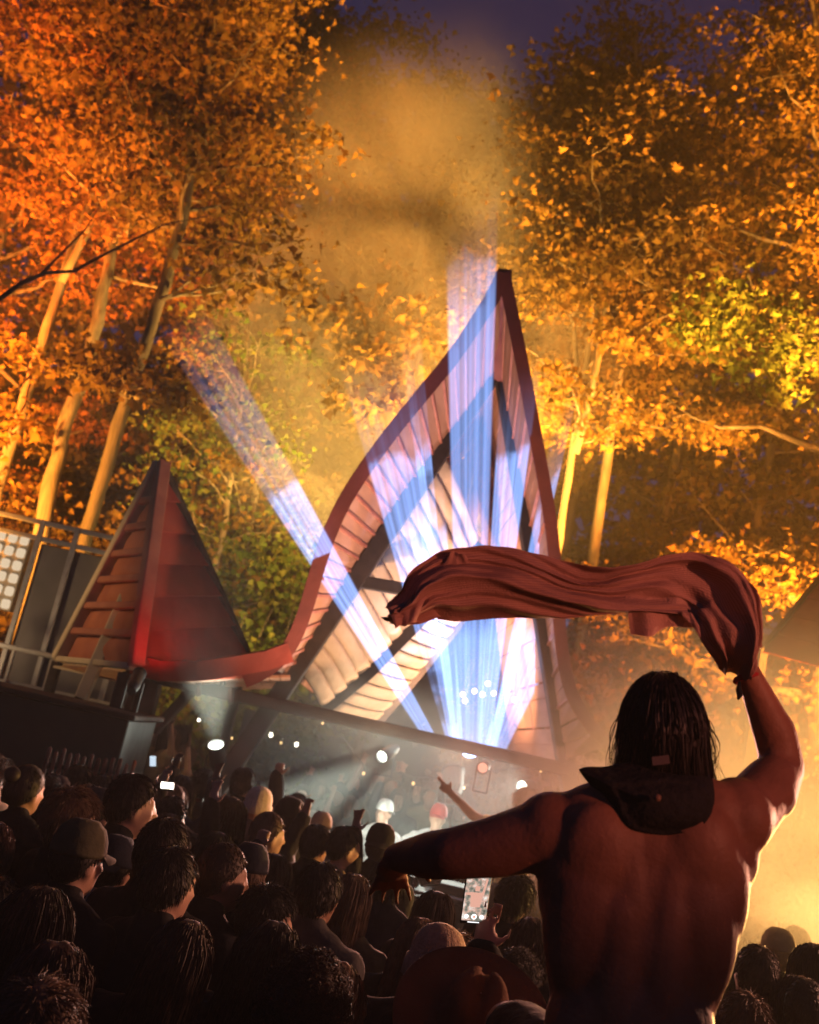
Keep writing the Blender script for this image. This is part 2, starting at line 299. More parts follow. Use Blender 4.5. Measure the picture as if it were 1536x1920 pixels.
add_bough(TREES[3], at(1140, 580, 16.2), [(1210, 570, 15.8), (1230, 600, 15.8), (1240, 630, 15.8), (1190, 640, 15.9)], 90, .13, 'leaf', 95)
add_bough(TREES[5], at(1560, 640, 15), [(1330, 600, 13.8), (1380, 570, 13.8), (1440, 560, 13.8), (1350, 650, 13.7), (1420, 650, 13.7), (1480, 620, 13.7), (1440, 720, 13.7), (1500, 690, 13.7), (1390, 590, 13.8)], 150, .11, 'leaf_green', 96)
add_bough(TREES[6], at(1185, 420, 18.8), [(1050, 130, 16.5), (1090, 180, 16.4), (1060, 230, 16.4), (1130, 220, 16.3), (1180, 160, 16.3), (1100, 300, 16.4), (1050, 320, 16.5), (1170, 270, 16.3), (1230, 210, 16.3), (1240, 300, 16.4), (1300, 330, 16.4)], 170, .125, 'leaf', 97, .26)
# --- the far wood that closes the view
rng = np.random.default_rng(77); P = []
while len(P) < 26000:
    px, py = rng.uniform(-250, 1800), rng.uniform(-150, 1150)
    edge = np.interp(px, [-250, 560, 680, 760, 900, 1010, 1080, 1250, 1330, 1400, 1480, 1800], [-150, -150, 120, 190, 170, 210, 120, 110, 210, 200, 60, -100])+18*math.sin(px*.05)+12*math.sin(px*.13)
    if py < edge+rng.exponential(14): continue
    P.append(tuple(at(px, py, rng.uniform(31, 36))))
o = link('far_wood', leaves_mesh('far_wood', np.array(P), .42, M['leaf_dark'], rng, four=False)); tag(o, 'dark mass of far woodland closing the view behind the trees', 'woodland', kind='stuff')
# ================================================================== stage
M['plank'] = mat('terracotta_plank', (0.40, 0.20, 0.125), 0.75, (0.30, 0.145, 0.09), 1.6, 0.3, 30, stretch=(5, .6, 5))
M['shingle'] = mat('pale_shingle', (0.62, 0.46, 0.32), 0.75, (0.46, 0.32, 0.21), 3.0, 0.35, 18)
M['barge'] = mat('oxblood_board', (0.20, 0.045, 0.04), 0.65, (0.13, 0.03, 0.03), 3, 0.2, 30)
M['red_sheet'] = mat('red_panel', (0.36, 0.06, 0.045), 0.65, (0.20, 0.03, 0.025), 1.8, 0.3, 14)
M['canvas'] = mat('brick_canvas', (0.44, 0.15, 0.085), 0.85, (0.33, 0.10, 0.06), 4, 0.35, 60)
M['rib'] = mat('red_brown_rib', (0.40, 0.15, 0.10), 0.65, (0.30, 0.10, 0.07), 5, 0.2, 30)
M['cream'] = mat('cream_board', (0.60, 0.50, 0.36), 0.75, (0.48, 0.39, 0.27), 4, 0.2, 20)
M['greywall'] = mat('grey_screen', (0.20, 0.18, 0.165), 0.8, (0.165, 0.15, 0.135), 3, 0.2, 80)
def lerp_poly(P, n):
    P = [Vector(p) for p in P]; d = [0]
    for a, b in zip(P, P[1:]): d.append(d[-1]+(b-a).length)
    out = []
    for i in range(n):
        s = d[-1]*i/(n-1); k = max(j for j in range(len(d)) if d[j] <= s+1e-9); k = min(k, len(P)-2)
        out.append(P[k].lerp(P[k+1], (s-d[k])/(d[k+1]-d[k]+1e-12)))
    return out
def smooth_poly(P, it=2):
    P = [Vector(p) for p in P]
    for _ in range(it):
        Q = [P[0]]
        for a, b in zip(P, P[1:]): Q += [a.lerp(b, .25), a.lerp(b, .75)]
        P = Q+[P[-1]]
    return P
def slab(name, quads, th, mat_, parent, bev=0.0):
    """closed slab from two or more cross lines [(a,b),(a,b)...], thickened along the normal"""
    bm = bmesh.new(); n = (quads[1][0]-quads[0][0]).cross(quads[0][1]-quads[0][0])
    if n.length < 1e-9: n = Vector((0, 0, 1))
    n.normalize(); T = []; B = []
    for a, b in quads:
        T.append((bm.verts.new(a+n*th/2), bm.verts.new(b+n*th/2))); B.append((bm.verts.new(a-n*th/2), bm.verts.new(b-n*th/2)))
    for i in range(len(quads)-1):
        bm.faces.new((T[i][0], T[i][1], T[i+1][1], T[i+1][0])); bm.faces.new((B[i][1], B[i][0], B[i+1][0], B[i+1][1]))
        bm.faces.new((T[i][0], T[i+1][0], B[i+1][0], B[i][0])); bm.faces.new((T[i][1], B[i][1], B[i+1][1], T[i+1][1]))
    bm.faces.new((T[0][1], T[0][0], B[0][0], B[0][1])); bm.faces.new((T[-1][0], T[-1][1], B[-1][1], B[-1][0]))
    return link(name, bm_mesh(name, bm, mat_), parent)
def sweep_board(name, path, w, t, side, mat_, parent):
    """rectangular board swept along a path; side = preferred width direction"""
    V, Fc = [], []; path = [Vector(p) for p in path]; n = len(path)
    for i, p in enumerate(path):
        d = (path[min(i+1, n-1)]-path[max(i-1, 0)]).normalized(); s = (side-d*side.dot(d)).normalized(); u = s.cross(d).normalized()
        for a, b in ((-1, -1), (1, -1), (1, 1), (-1, 1)): V.append(p+s*(a*w/2)+u*(b*t/2))
    for i in range(n-1):
        for j in range(4): Fc.append((i*4+j, i*4+(j+1) % 4, (i+1)*4+(j+1) % 4, (i+1)*4+j))
    Fc += [(3, 2, 1, 0), tuple((n-1)*4+j for j in range(4))]
    return link(name, mesh(name, V, Fc, mat_), parent)
sb = at(760, 1380, 11.5); sb.z = 0
ST = empty('stage_canopy', sb, 'tall pointed timber stage canopy with curved plank roof and dark frame', 'stage')
def P3(L): return [at(*p) for p in L]
CFL = smooth_poly(P3([(944, 512, 9.2), (930, 548, 9.25), (896, 602, 9.3), (856, 662, 9.4), (800, 730, 9.5), (726, 820, 9.65), (652, 925, 9.8), (617, 1000, 9.9), (596, 1062, 9.95), (572, 1150, 10.05), (545, 1215, 10.15), (505, 1256, 10.2), (458, 1276, 10.2)]))
CML = P3([(938, 690, 11), (915, 712, 11), (880, 762, 11), (815, 848, 11), (760, 920, 11), (705, 1000, 11), (660, 1065, 11), (610, 1148, 11), (572, 1212, 11), (552, 1250, 11), (543, 1268, 11)])
CFR = smooth_poly(P3([(944, 512, 9.2), (963, 600, 9.3), (983, 700, 9.4), (1001, 800, 9.6), (1020, 900, 9.8), (1036, 1000, 10), (1045, 1100, 10.1), (1051, 1200, 10.2), (1066, 1290, 10.2), (1096, 1350, 10.2), (1142, 1396, 10.2)]))
CMR = P3([(940, 690, 11), (948, 740, 11), (957, 790, 11), (971, 860, 11), (985, 930, 11), (999, 1000, 11), (1013, 1090, 11), (1026, 1180, 11), (1040, 1280, 11), (1050, 1360, 11), (1058, 1425, 11)])
NPL = 26
for side, (CF, CM_) in enumerate(((CFL, CML), (CFR, CMR))):
    a = lerp_poly(CF, NPL+1); b = lerp_poly(CM_, NPL+1); cx = CML[0].x
    c = [Vector((cx+(p.x-cx)*.93, 14.1, p.z*.985)) for p in b]
    for i in range(NPL):
        e = .035; j = random.uniform(-.012, .012); off = Vector((0, 0, j)); fr = Vector((0, random.uniform(-.05, .03), 0))
        q = []
        for L, k in ((a, .035), (b, 0), (c, 0)):
            A0, A1 = (L[i].lerp(b[i], k), L[i+1].lerp(b[i+1], k)); q.append((A0.lerp(A1, e)+off, A0.lerp(A1, 1-e)+off))
        slab('plank', q, .028, M['plank'], ST)
    # battens over the joints, proud of the underside
    for i in range(1, NPL, 1 if side == 0 else 2):
        m = a[i].lerp(b[i], .02); inn = (Vector((cx, 10.5, 4))-m).normalized()*.03
        sweep_board('batten', [a[i].lerp(b[i], .03)+inn, a[i].lerp(b[i], .97)+inn], .03, .03, Vector((0, 0, 1)), M['rib'], ST)
    sweep_board('barge_board', a and lerp_poly(CF, 40), .135 if side == 0 else .12, .06, Vector((-.75 if side == 0 else .75, -.25, .65)), M['barge'], ST)
# prow post and main rafters
ap = at(938, 690, 11)
sweep_board('prow', [at(945, 516, 9.26), at(944, 560, 9.6), at(941, 640, 10.4), at(939, 705, 10.93)], .13, .15, Vector((1, 0, 0)), M['barge'], ST)
def to_ground(a, b):
    d = b-a; return a+d*(a.z/-d.z)
lg = to_ground(at(925, 700, 11), at(500, 1340, 11)); rg = to_ground(at(936, 690, 11), at(1062, 1450, 11))
beam('rafter', at(932, 688, 11), lg, .19, .20, M['timber'], ST, Vector((0, 1, 0)))
beam('rafter', at(940, 686, 11.03), rg, .17, .20, M['timber'], ST, Vector((0, 1, 0)))
beam('tie_beam', at(238, 1258, 10.78), at(1075, 1446, 10.78), .13, .13, M['timber'], ST)
beam('tie_beam', at(660, 1088, 10.98), at(1020, 1150, 10.98), .11, .13, M['timber'], ST)
# inner, lower frames at the back with shingle rows
LA = P3([(606, 1330, 12), (690, 1262, 12), (771, 1180, 12), (850, 1095, 12), (900, 1020, 12)]); LB = P3([(708, 1354, 12.9), (775, 1275, 12.9), (840, 1195, 12.9), (895, 1120, 12.9), (925, 1050, 12.9)])
L0 = P3([(556, 1250, 11.15), (610, 1160, 11.15), (672, 1065, 11.15), (750, 950, 11.15), (830, 845, 11.15)])
sweep_board('inner_rafter', LA, .13, .15, Vector((0, 1, 0)), M['timber'], ST); sweep_board('inner_rafter', LB, .11, .12, Vector((0, 1, 0)), M['timber'], ST)
for (A, B, nn) in ((L0, LA, 15), (LA, LB, 15)):
    a = lerp_poly(A, nn+1); b = lerp_poly(B, nn+1)
    for i in range(nn):
        u, v = a[i], a[i+1]; s, t = b[i], b[i+1]; V, Fc = [], []; n = (v-u).cross(s-u).normalized()
        if n.y > 0: n = -n
        for iy in range(7):
            for ix in range(5):
                fx, fy = .04+.92*ix/4, .06+.86*iy/6
                p = u.lerp(v, fx).lerp(s.lerp(t, fx), fy); V.append(p+n*(.075*math.sin(math.pi*fy)*(.6+.4*math.sin(math.pi*fx))+.03*fx+random.uniform(-.006, .006)))
        m = len(V); V += [p-n*.03 for p in V]
        for iy in range(6):
            for ix in range(4):
                k = iy*5+ix; Fc += [(k, k+1, k+6, k+5), (m+k+5, m+k+6, m+k+1, m+k)]
        bd = [0, 1, 2, 3, 4, 9, 14, 19, 24, 29, 34, 33, 32, 31, 30, 25, 20, 15, 10, 5]
        for p, q in zip(bd, bd[1:]+bd[:1]): Fc.append((q, p, m+p, m+q))
        link('shingle', mesh('shingle', V, Fc, M['shingle'], True), ST)
for a, b in (((982, 1215, 12.4), (1012, 1400, 12.4)), ((1004, 1190, 11.8), (1038, 1415, 11.8)), ((962, 1230, 13), (975, 1330, 13))):
    beam('strut', at(*a), at(*b), .07, .09, M['rib'], ST)
# rear gable boards
px = 668
while px < 1012:
    t = (px-895)/(205 if px < 895 else 105); top = 800+abs(t)*270 if px < 895 else 800+abs(t)*250
    bot = 1125+(px-800)*.2
    if bot-top > 40:
        a = at(px+1.2, top, 14); b = at(px+24.6, top+2, 14); dz = at(px, bot, 14).z; j = random.uniform(-.02, .02)
        slab('gable_board', [(Vector((a.x, 14+j, a.z)), Vector((b.x, 14+j, b.z))), (Vector((a.x, 14+j, dz)), Vector((b.x, 14+j, dz)))], .03, M['plank'], ST)
    px += 26
# low eave between the two canopies
EV = [at(252, 1262, 10.2), at(350, 1276, 10.2), at(440, 1270, 10.2), at(545, 1268, 10.4)]; EVa = lerp_poly(EV, 15)
EVb = [Vector((p.x*1.0-.1, 12.2, p.z-.05)) for p in EVa]
for i in range(14):
    slab('eave_board', [(EVa[i].lerp(EVa[i+1], .04), EVa[i].lerp(EVa[i+1], .96)), (EVb[i].lerp(EVb[i+1], .04), EVb[i].lerp(EVb[i+1], .96))], .025, M['plank'], ST)
sweep_board('fascia', [at(248, 1243, 10.1), at(300, 1257, 10.05), at(370, 1258, 10.05), at(440, 1248, 10.1), at(500, 1238, 10.15), at(545, 1222, 10.15)], .19, .05, Vector((0, -.3, 1)), M['red_sheet'], ST)
def vpost(px, py, Y, w_, m=None, name='post', par=None):
    a = at(px, py, Y); return beam(name, a, Vector((a.x, a.y, 0)), w_, w_, m or M['timber'], par or ST)
vpost(248, 1262, 10.85, .17); vpost(284, 1280, 10.95, .20); beam('brace', at(288, 1372, 10.95), at(362, 1292, 10.9), .10, .10, M['timber'], ST)
vpost(470, 1330, 12.6, .12); vpost(880, 1420, 13.2, .12)
# hooks under the eave
for x, y in ((418, 1272), (372, 1292), (432, 1306)): beam('hook', at(x, y-16, 10.5), at(x, y+14, 10.5), .05, .05, M['black'], ST)
# ------------------------------------------------------------------ small red tent
tb = at(250, 1250, 9.9); tb.z = 0
TT = empty('pyramid_tent', tb, 'small pointed red tent with ribbed side left of the big canopy', 'tent')
A, B, L, Rr = at(301, 868, 10.5), at(250, 1250, 9.9), at(108, 1236, 11.4), at(462, 1228, 11.6)
nl = (L-A).cross(B-A).normalized(); nl = nl if nl.y < 0 else -nl
nr = (B-A).cross(Rr-A).normalized(); nr = nr if nr.y < 0 else -nr
for i in range(7):                                   # pillow panels and purlins of the ribbed side
    f0, f1 = .06+i*.132, .06+(i+1)*.132
    u, v, s, t = A.lerp(L, f0), A.lerp(B, f0), A.lerp(L, f1), A.lerp(B, f1); V, Fc = [], []
    for iy in range(9):
        for ix in range(9):
            fx, fy = ix/8, iy/8; p = u.lerp(v, fx).lerp(s.lerp(t, fx), fy)
            wv = .05*math.sin(math.pi*fx)*math.sin(math.pi*fy) + .018*math.sin(9*fx+5*fy+i*2)*math.sin(math.pi*fy)*math.sin(math.pi*fx)
            V.append(p+nl*(wv-.06))
    m = len(V); V += [p-nl*.012 for p in V]
    for iy in range(8):
        for ix in range(8):
            k = iy*9+ix; Fc += [(k, k+1, k+10, k+9), (m+k+9, m+k+10, m+k+1, m+k)]
    link('canvas_panel', mesh('canvas_panel', V, Fc, M['canvas'], True), TT)
    if i > 0: beam('purlin', u+nl*.0, v+nl*.0, .07, .075, M['rib'], TT, nl)
for i in range(6):                                   # red sheets of the smooth side, lapped
    f0, f1 = .03+i*.16, .03+(i+1)*.16+.012
    lap = nr*(.045)
    slab('red_sheet', [(A.lerp(B, f0)-lap*.4, A.lerp(Rr, f0)-lap*.4), (A.lerp(B, f1)+lap, A.lerp(Rr, f1)+lap)], .012, M['red_sheet'], TT)
beam('edge_beam', A, L, .10, .13, M['cream'], TT, nl); beam('edge_beam', A+nr*.03, B+nr*.03, .13, .13, M['rib'], TT, nl); beam('edge_beam', A, Rr, .07, .12, M['timber'], TT, nr)
beam('sill_beam', L, B, .06, .09, M['cream'], TT, nl)
beam('prop', at(238, 1115, 10.6), Vector((at(152, 1310, 10.6).x, 10.6, at(152, 1310, 10.6).z)), .11, .12, M['cream'], TT)
pg = at(152, 1310, 10.6); beam('post', Vector((pg.x, 10.6, pg.z+.1)), Vector((pg.x-.1, 10.6, 0)), .1, .1, M['timber'], TT)
vpost(108, 1240, 11.4, .1, M['timber'], 'post', TT); vpost(460, 1232, 11.6, .1, M['timber'], 'post', TT); vpost(236, 1262, 10.0, .12, M['timber'], 'post', TT)
bm = bmesh.new(); lo = at(100, 1250, 11.3); hi = at(236, 1280, 11.0); dn = Vector((0, 0, -.16))
slab('awning', [(lo, hi), (lo+Vector((0, .9, .12)), hi+Vector((0, .9, .12)))], .02, M['cream'], TT)
# ------------------------------------------------------------------ far red tent at the right edge
fb = at(1600, 1260, 12); fb.z = 0
FT = empty('pyramid_tent', fb, 'dark red tent corner cut by the right edge above the smoke', 'tent')
A, B, L, Rr = at(1600, 1010, 12.6), at(1610, 1270, 12), at(1428, 1222, 13), at(1760, 1300, 13)
nl = (L-A).cross(B-A).normalized(); nl = nl if nl.y < 0 else -nl
for i in range(6):
    f0, f1 = .03+i*.16, .03+(i+1)*.16+.012
    slab('red_sheet', [(A.lerp(L, f0)-nl*.006, A.lerp(B, f0)-nl*.006), (A.lerp(L, f1)+nl*.018, A.lerp(B, f1)+nl*.018)], .012, M['red_sheet'], FT)
    slab('red_sheet', [(A.lerp(B, f0)-nl*.006, A.lerp(Rr, f0)-nl*.006), (A.lerp(B, f1)+nl*.018, A.lerp(Rr, f1)+nl*.018)], .012, M['red_sheet'], FT)
beam('edge_beam', A, L, .07, .11, M['timber'], FT, nl); beam('edge_beam', A+nl*.03, B+nl*.03, .1, .1, M['rib'], FT, nl); beam('edge_beam', A, Rr, .07, .11, M['timber'], FT, nl)
vpost(1430, 1224, 13, .1, M['timber'], 'post', FT); vpost(1608, 1272, 12.06, .1, M['timber'], 'post', FT); vpost(1758, 1302, 13, .1, M['timber'], 'post', FT)
# ------------------------------------------------------------------ light wall, screen and railing on the left
Yw = 13.2
wb = at(40, 1290, Yw); wb.z = 0
LW = empty('lamp_panel', wb, 'grey screen with a grid of bright square lamps at the left edge', 'lamp panel')
def pane(name, pxs, Y, th, m, par):
    p = [at(x, y, Y) for x, y in pxs]; return slab(name, [(p[0], p[1]), (p[3], p[2])], th, m, par)
def rect(x0, z0, x1, z1, Y): return Vector((x0, Y, z0)), Vector((x1, Y, z1))
c0, c1 = at(-60, 985, Yw), at(62, 1130, Yw)          # lamp board
zt = at(0, 992, Yw).z; zb = at(30, 1150, Yw).z; xl = at(-90, 1050, Yw).x; xr = at(50, 1050, Yw).x
link('lamp_board', box_me('lamp_board', (xl, Yw-.05, zb), (xr, Yw+.1, zt), M['cream'], .01), LW)
lm = emis('lamp_square', (1.0, .76, .50), .75)
nx, nz = 6, 6
for i in range(nx):
    for k in range(nz):
        x = xl+(i+.5)*(xr-xl)/nx; z = zb+(k+.5)*(zt-zb)/nz; a = .36*(xr-xl)/nx; b = .36*(zt-zb)/nz
        link('lamp_square', box_me('lamp_square', (x-a, Yw-.075, z-b), (x+a, Yw-.052, z+b), lm, .02), LW)
sx = at(215, 1150, Yw).x; sz = at(150, 1035, Yw).z
link('screen', box_me('screen', (xr+.12, Yw, .0), (sx+.5, Yw+.08, sz), M['greywall'], .008), LW)
for z in (sz+.02, sz+.22): link('top_rail', box_me('top_rail', (xr-.9, Yw-.08, z), (sx+.55, Yw-.02, z+.06), M['steel'], .008), LW)
for x in (xr+.06, xr+.5, sx+.1): link('upright', box_me('upright', (x, Yw-.1, 0), (x+.06, Yw-.04, sz+.28), M['steel'], .006), LW)
rb = at(20, 1250, 12.3); rb.z = 0
RL = empty('railing', rb, 'pale metal railing in front of the grey screen', 'railing')
beam('top_rail', at(-60, 1196, 12.3), at(250, 1264, 12.3), .06, .06, M['steel'], RL); beam('mid_rail', at(-60, 1262, 12.35), at(230, 1326, 12.35), .04, .04, M['steel'], RL)
for x in (-45, 28, 100, 172): vpost(x, 1200+(x+45)*.22, 12.3, .045, M['steel'], 'upright', RL)
# black counter
kb = at(100, 1400, 9.2); kb.z = 0
BC = empty('bar_counter', kb, 'tall black counter block below the railing on the left', 'counter')
xa, xb = at(-120, 1300, 9).x, at(243, 1350, 9).x; ztp = at(120, 1312, 9).z
link('body', box_me('body', (xa, 9.0, 0), (xb, 10.2, ztp-.05), M['black'], .01), BC); link('counter_top', box_me('counter_top', (xa-.05, 8.95, ztp-.047), (xb+.05, 10.3, ztp), M['timber'], .01), BC)
# picket barrier
fb = at(170, 1430, 8.2); fb.z = 0
PF = empty('picket_barrier', fb, 'row of thin reddish pickets before the black counter', 'barrier')
for i in range(13):
    x0 = at(95+i*13, 1400+i*3, 8.2)
    beam('picket', Vector((x0.x, 8.2, at(95+i*13, 1396+i*2.9+random.uniform(-8, 10), 8.2).z)), Vector((x0.x, 8.2, 0)), .028, .018, M['rib'], PF)
beam('rail', at(85, 1432, 8.23), at(262, 1470, 8.23), .03, .05, M['black'], PF)
# ------------------------------------------------------------------ desk
db = at(770, 1560, 10.1); dx = db.x
DK = empty('dj_desk', (dx, 10.1, 0), 'black mixing desk in front of the two performers in white', 'desk')
link('desk_top', box_me('desk_top', (dx-.95, 9.75, .98), (dx+.85, 10.45, 1.03), M['black'], .008), DK); link('desk_front', box_me('desk_front', (dx-.9, 9.8, 0), (dx+.8, 9.86, .977), M['black'], .008), DK)
for k in (-.5, .0, .45): link('player', box_me('player', (dx+k-.16, 9.95, 1.033), (dx+k+.16, 10.3, 1.11), M['black'], .01), DK)
# ------------------------------------------------------------------ festoon bulbs
bulb_w = emis('warm_bulb', (1.0, .62, .24), 2.2); bulb_c = emis('white_bulb', (1.0, .90, .72), 6.0)
def uv_ball(r, seg=10, ring=7):
    bm = bmesh.new(); bmesh.ops.create_uvsphere(bm, u_segments=seg, v_segments=ring, radius=r); return bm
def festoon(label, pts, sizes, mats_):
    P = [at(*p) for p in pts]; root = empty('festoon', P[0], label, 'string lights'); cord = []
    for i, p in enumerate(P):
        bm = uv_ball(sizes[i])
        for v in bm.verts:
            v.co.z *= 1.25
        link_o = link('bulb', bm_mesh('bulb', bm, mats_[i], True), root, False); link_o.location = p-P[0]
        s = link('socket', mesh('socket', *tube_np([(0, 0, sizes[i]*1.1), (0, 0, sizes[i]*1.1+.05)], [.016, .016], 8), M['black']), link_o, False)
        cord.append(p+Vector((0, 0, sizes[i]*1.1+.05)))
        if i+1 < len(P): cord.append(p.lerp(P[i+1], .5)+Vector((0, 0, .10)))
    V, Fc = tube_np(cord, [.006]*len(cord), 5); link('cord', mesh('cord', V, Fc, M['black']), root)
festoon('warm bulbs strung left of the slanted canopy leg', [(373, 1350, 11.6), (435, 1384, 12.0), (508, 1378, 11.8), (527, 1393, 12.4), (556, 1396, 11.8)], [.015, .012, .022, .014, .022], [bulb_c, bulb_w, bulb_c, bulb_w, bulb_c])
festoon('small amber bulbs strung over the people behind the desk', [(605, 1356, 12.6), (682, 1450, 13), (725, 1462, 13), (775, 1469, 13), (825, 1477, 13), (1014, 1446, 13)], [.014, .018, .010, .018, .018, .012], [bulb_w]*6)
# hanging cluster of pinkish lamps seen through the beams
HC = empty('hanging_lamps', at(905, 1240, 12.5), 'cluster of small pinkish hanging lamps inside the canopy', 'lamps'); pk = emis('pink_bulb', (1.0, .55, .5), 4.0); hl = HC.location.copy()
for x, y in ((868, 1302), (890, 1296), (905, 1302), (915, 1282), (926, 1300), (965, 1312), (872, 1314)):
    p = at(x, y, 12.5+random.uniform(-.2, .2)); b = link('bulb', bm_mesh('bulb', uv_ball(.03), pk, True), HC, False); b.location = p-hl
    link('cord', mesh('cord', *tube_np([p+Vector((0, 0, .03)), Vector((p.x*.9+hl.x*.1, p.y, hl.z))], [.004, .004], 4), M['black']), HC)
# ================================================================== people: shared pieces
def np3(v): return np.array(tuple(v), float)
class Prims:
    def __init__(s): s.V = []; s.F = []; s.n = 0
    def add(s, V, Fc): s.V.append(np.asarray(V, float)); s.F += [tuple(i+s.n for i in f) for f in Fc]; s.n += len(V)
    def ell(s, c, r, ax=None, seg=16, ring=10):
        c = np3(c); V = [(0, 0, 1)]; Fc = []
        for i in range(1, ring):
            t = math.pi*i/ring
            for j in range(seg): V.append((math.sin(t)*math.cos(2*math.pi*j/seg), math.sin(t)*math.sin(2*math.pi*j/seg), math.cos(t)))
        V.append((0, 0, -1)); V = np.array(V)*np.array(r); L = len(V)-1
        for j in range(seg): Fc += [(0, 1+j, 1+(j+1) % seg), (L, L-seg+(j+1) % seg, L-seg+j)]
        for i in range(ring-2):
            for j in range(seg): a = 1+i*seg; Fc.append((a+j, a+seg+j, a+seg+(j+1) % seg, a+(j+1) % seg))
        if ax is not None: V = V@np.array([np3(k) for k in ax])
        s.add(V+c, Fc)
    def cap(s, a, b, ra, rb, seg=12):
        a = np3(a); b = np3(b); d = b-a; L = np.linalg.norm(d); d = d/(L+1e-9)
        pts, rr = [], []
        for k in (90, 60, 30): pts.append(a-d*ra*math.sin(R(k))); rr.append(max(ra*math.cos(R(k)), .0005))
        pts.append(a); rr.append(ra)
        pts.append(b); rr.append(rb)
        for k in (30, 60, 90): pts.append(b+d*rb*math.sin(R(k))); rr.append(max(rb*math.cos(R(k)), .0005))
        ref = np.array([.31, .87, .13]); u = np.cross(d, ref); u /= np.linalg.norm(u); v = np.cross(d, u); an = np.arange(seg)*2*np.pi/seg; V = []
        for p, r in zip(pts, rr): V.append(p+r*(np.cos(an)[:, None]*u+np.sin(an)[:, None]*v))
        V = np.concatenate(V); m = len(pts); Fc = [(i*seg+j, i*seg+(j+1) % seg, (i+1)*seg+(j+1) % seg, (i+1)*seg+j) for i in range(m-1) for j in range(seg)]
        Fc += [tuple(range(seg-1, -1, -1)), tuple((m-1)*seg+j for j in range(seg))]; s.add(V, Fc)
    def hand(s, w, d, side, nrm, mode='open', k=1.0):
        w, d, side, nrm = (np3(x) for x in (w, d, side, nrm)); d /= np.linalg.norm(d); side -= d*side.dot(d); side /= np.linalg.norm(side); nrm = np.cross(d, side)*(1 if np.dot(np.cross(d, side), nrm) > 0 else -1)
        s.ell(w+d*.048*k, (.041*k, .018*k, .055*k), (side, nrm, d))
        for i, (o, L) in enumerate(((-.029, .062), (-.0095, .078), (.010, .083), (.029, .072))):
            b = w+d*.088*k+side*o*k
            if mode == 'fist':
                m = b+nrm*.028*k+d*.008*k; e = m-d*.035*k+nrm*.004*k; s.cap(b, m, .0105*k, .0105*k, 8); s.cap(m, e, .0105*k, .009*k, 8)
            elif mode == 'point' and i < 2:
                m = b+nrm*.03*k; e = m-d*.03*k; s.cap(b, m, .010*k, .010*k, 8); s.cap(m, e, .010*k, .009*k, 8)
            else:
                bd = (.25+.12*i if mode == 'open' else .9); sp = side*(o*.9)
                dd = d+side*o*8.5+nrm*bd*.35; dd /= np.linalg.norm(dd); m = b+dd*L*.55*k; d2 = d+nrm*bd+side*o*8; d2 /= np.linalg.norm(d2); e = m+d2*L*.5*k
                s.cap(b, m, .0098*k, .009*k, 8); s.cap(m, e, .009*k, .0072*k, 8)
        t0 = w+d*.025*k+side*.034*k; t1 = t0+(side*.034+d*.028+nrm*.008)*k; t2 = t1+(side*.012+d*.032+nrm*.012)*k
        s.cap(t0, t1, .0135*k, .0115*k, 8); s.cap(t1, t2, .011*k, .0085*k, 8)
    def build(s, name, voxel, smooth, mat_, it_fac=.5):
        me = bpy.data.meshes.new('tmp'); me.from_pydata(np.concatenate(s.V).tolist(), [], s.F); o = bpy.data.objects.new('tmp', me); C.objects.link(o)
        md = o.modifiers.new('r', 'REMESH'); md.mode = 'VOXEL'; md.voxel_size = voxel
        m2 = o.modifiers.new('s', 'SMOOTH'); m2.iterations = smooth; m2.factor = it_fac
        dg = bpy.context.evaluated_depsgraph_get(); out = bpy.data.meshes.new_from_object(o.evaluated_get(dg))
        bpy.data.objects.remove(o); bpy.data.meshes.remove(me); out.name = name; out.materials.clear(); out.materials.append(mat_)
        out.polygons.foreach_set('use_smooth', [True]*len(out.polygons)); return out
def skin_mat(name, c):
    m = mat(name, c, .55, tuple(k*.82 for k in c), 14, .12, 160, .35); b = m.node_tree.nodes['Principled BSDF']
    b.inputs['Subsurface Weight'].default_value = 0.0; return m
M['skin'] = skin_mat('skin', (.46, .27, .19)); M['skin_tan'] = skin_mat('skin_tan', (.33, .18, .115)); M['skin_dark'] = skin_mat('skin_dark', (.14, .075, .05))
def hair_mat(name, c): return mat(name, c, .6, tuple(k*.6 for k in c), 30, 0, 1, .35)
M['hair_black'] = hair_mat('hair_black', (.018, .013, .011)); M['hair_brown'] = hair_mat('hair_brown', (.06, .034, .02)); M['hair_blond'] = hair_mat('hair_blond', (.34, .22, .11)); M['hair_light'] = hair_mat('hair_light_brown', (.15, .085, .045))
def cloth_mat(name, c, b=.35): return mat(name, c, .9, tuple(k*.75 for k in c), 9, b, 26, .15)
M['c_black'] = cloth_mat('black_cloth', (.016, .016, .018)); M['c_grey'] = cloth_mat('grey_cloth', (.07, .068, .065)); M['c_navy'] = cloth_mat('navy_cloth', (.02, .024, .04)); M['c_white'] = cloth_mat('white_cloth', (.72, .72, .70)); M['c_yellow'] = cloth_mat('yellow_cloth', (.62, .48, .16)); M['c_tan'] = cloth_mat('tan_cloth', (.30, .22, .15)); M['c_olive'] = cloth_mat('olive_cloth', (.09, .085, .05)); M['c_denim'] = cloth_mat('dark_denim', (.025, .03, .045)); M['c_red'] = cloth_mat('red_cloth', (.4, .04, .04))
M['knit_beige'] = mat('beige_knit', (.42, .31, .22), .95, (.34, .25, .17), 40, .7, 120, .1); M['felt'] = mat('brown_felt', (.17, .09, .055), .95, (.13, .07, .042), 12, .25, 90, .1); M['knit_cream'] = mat('cream_knit', (.6, .52, .40), .95, (.5, .43, .32), 40, .7, 120, .1)
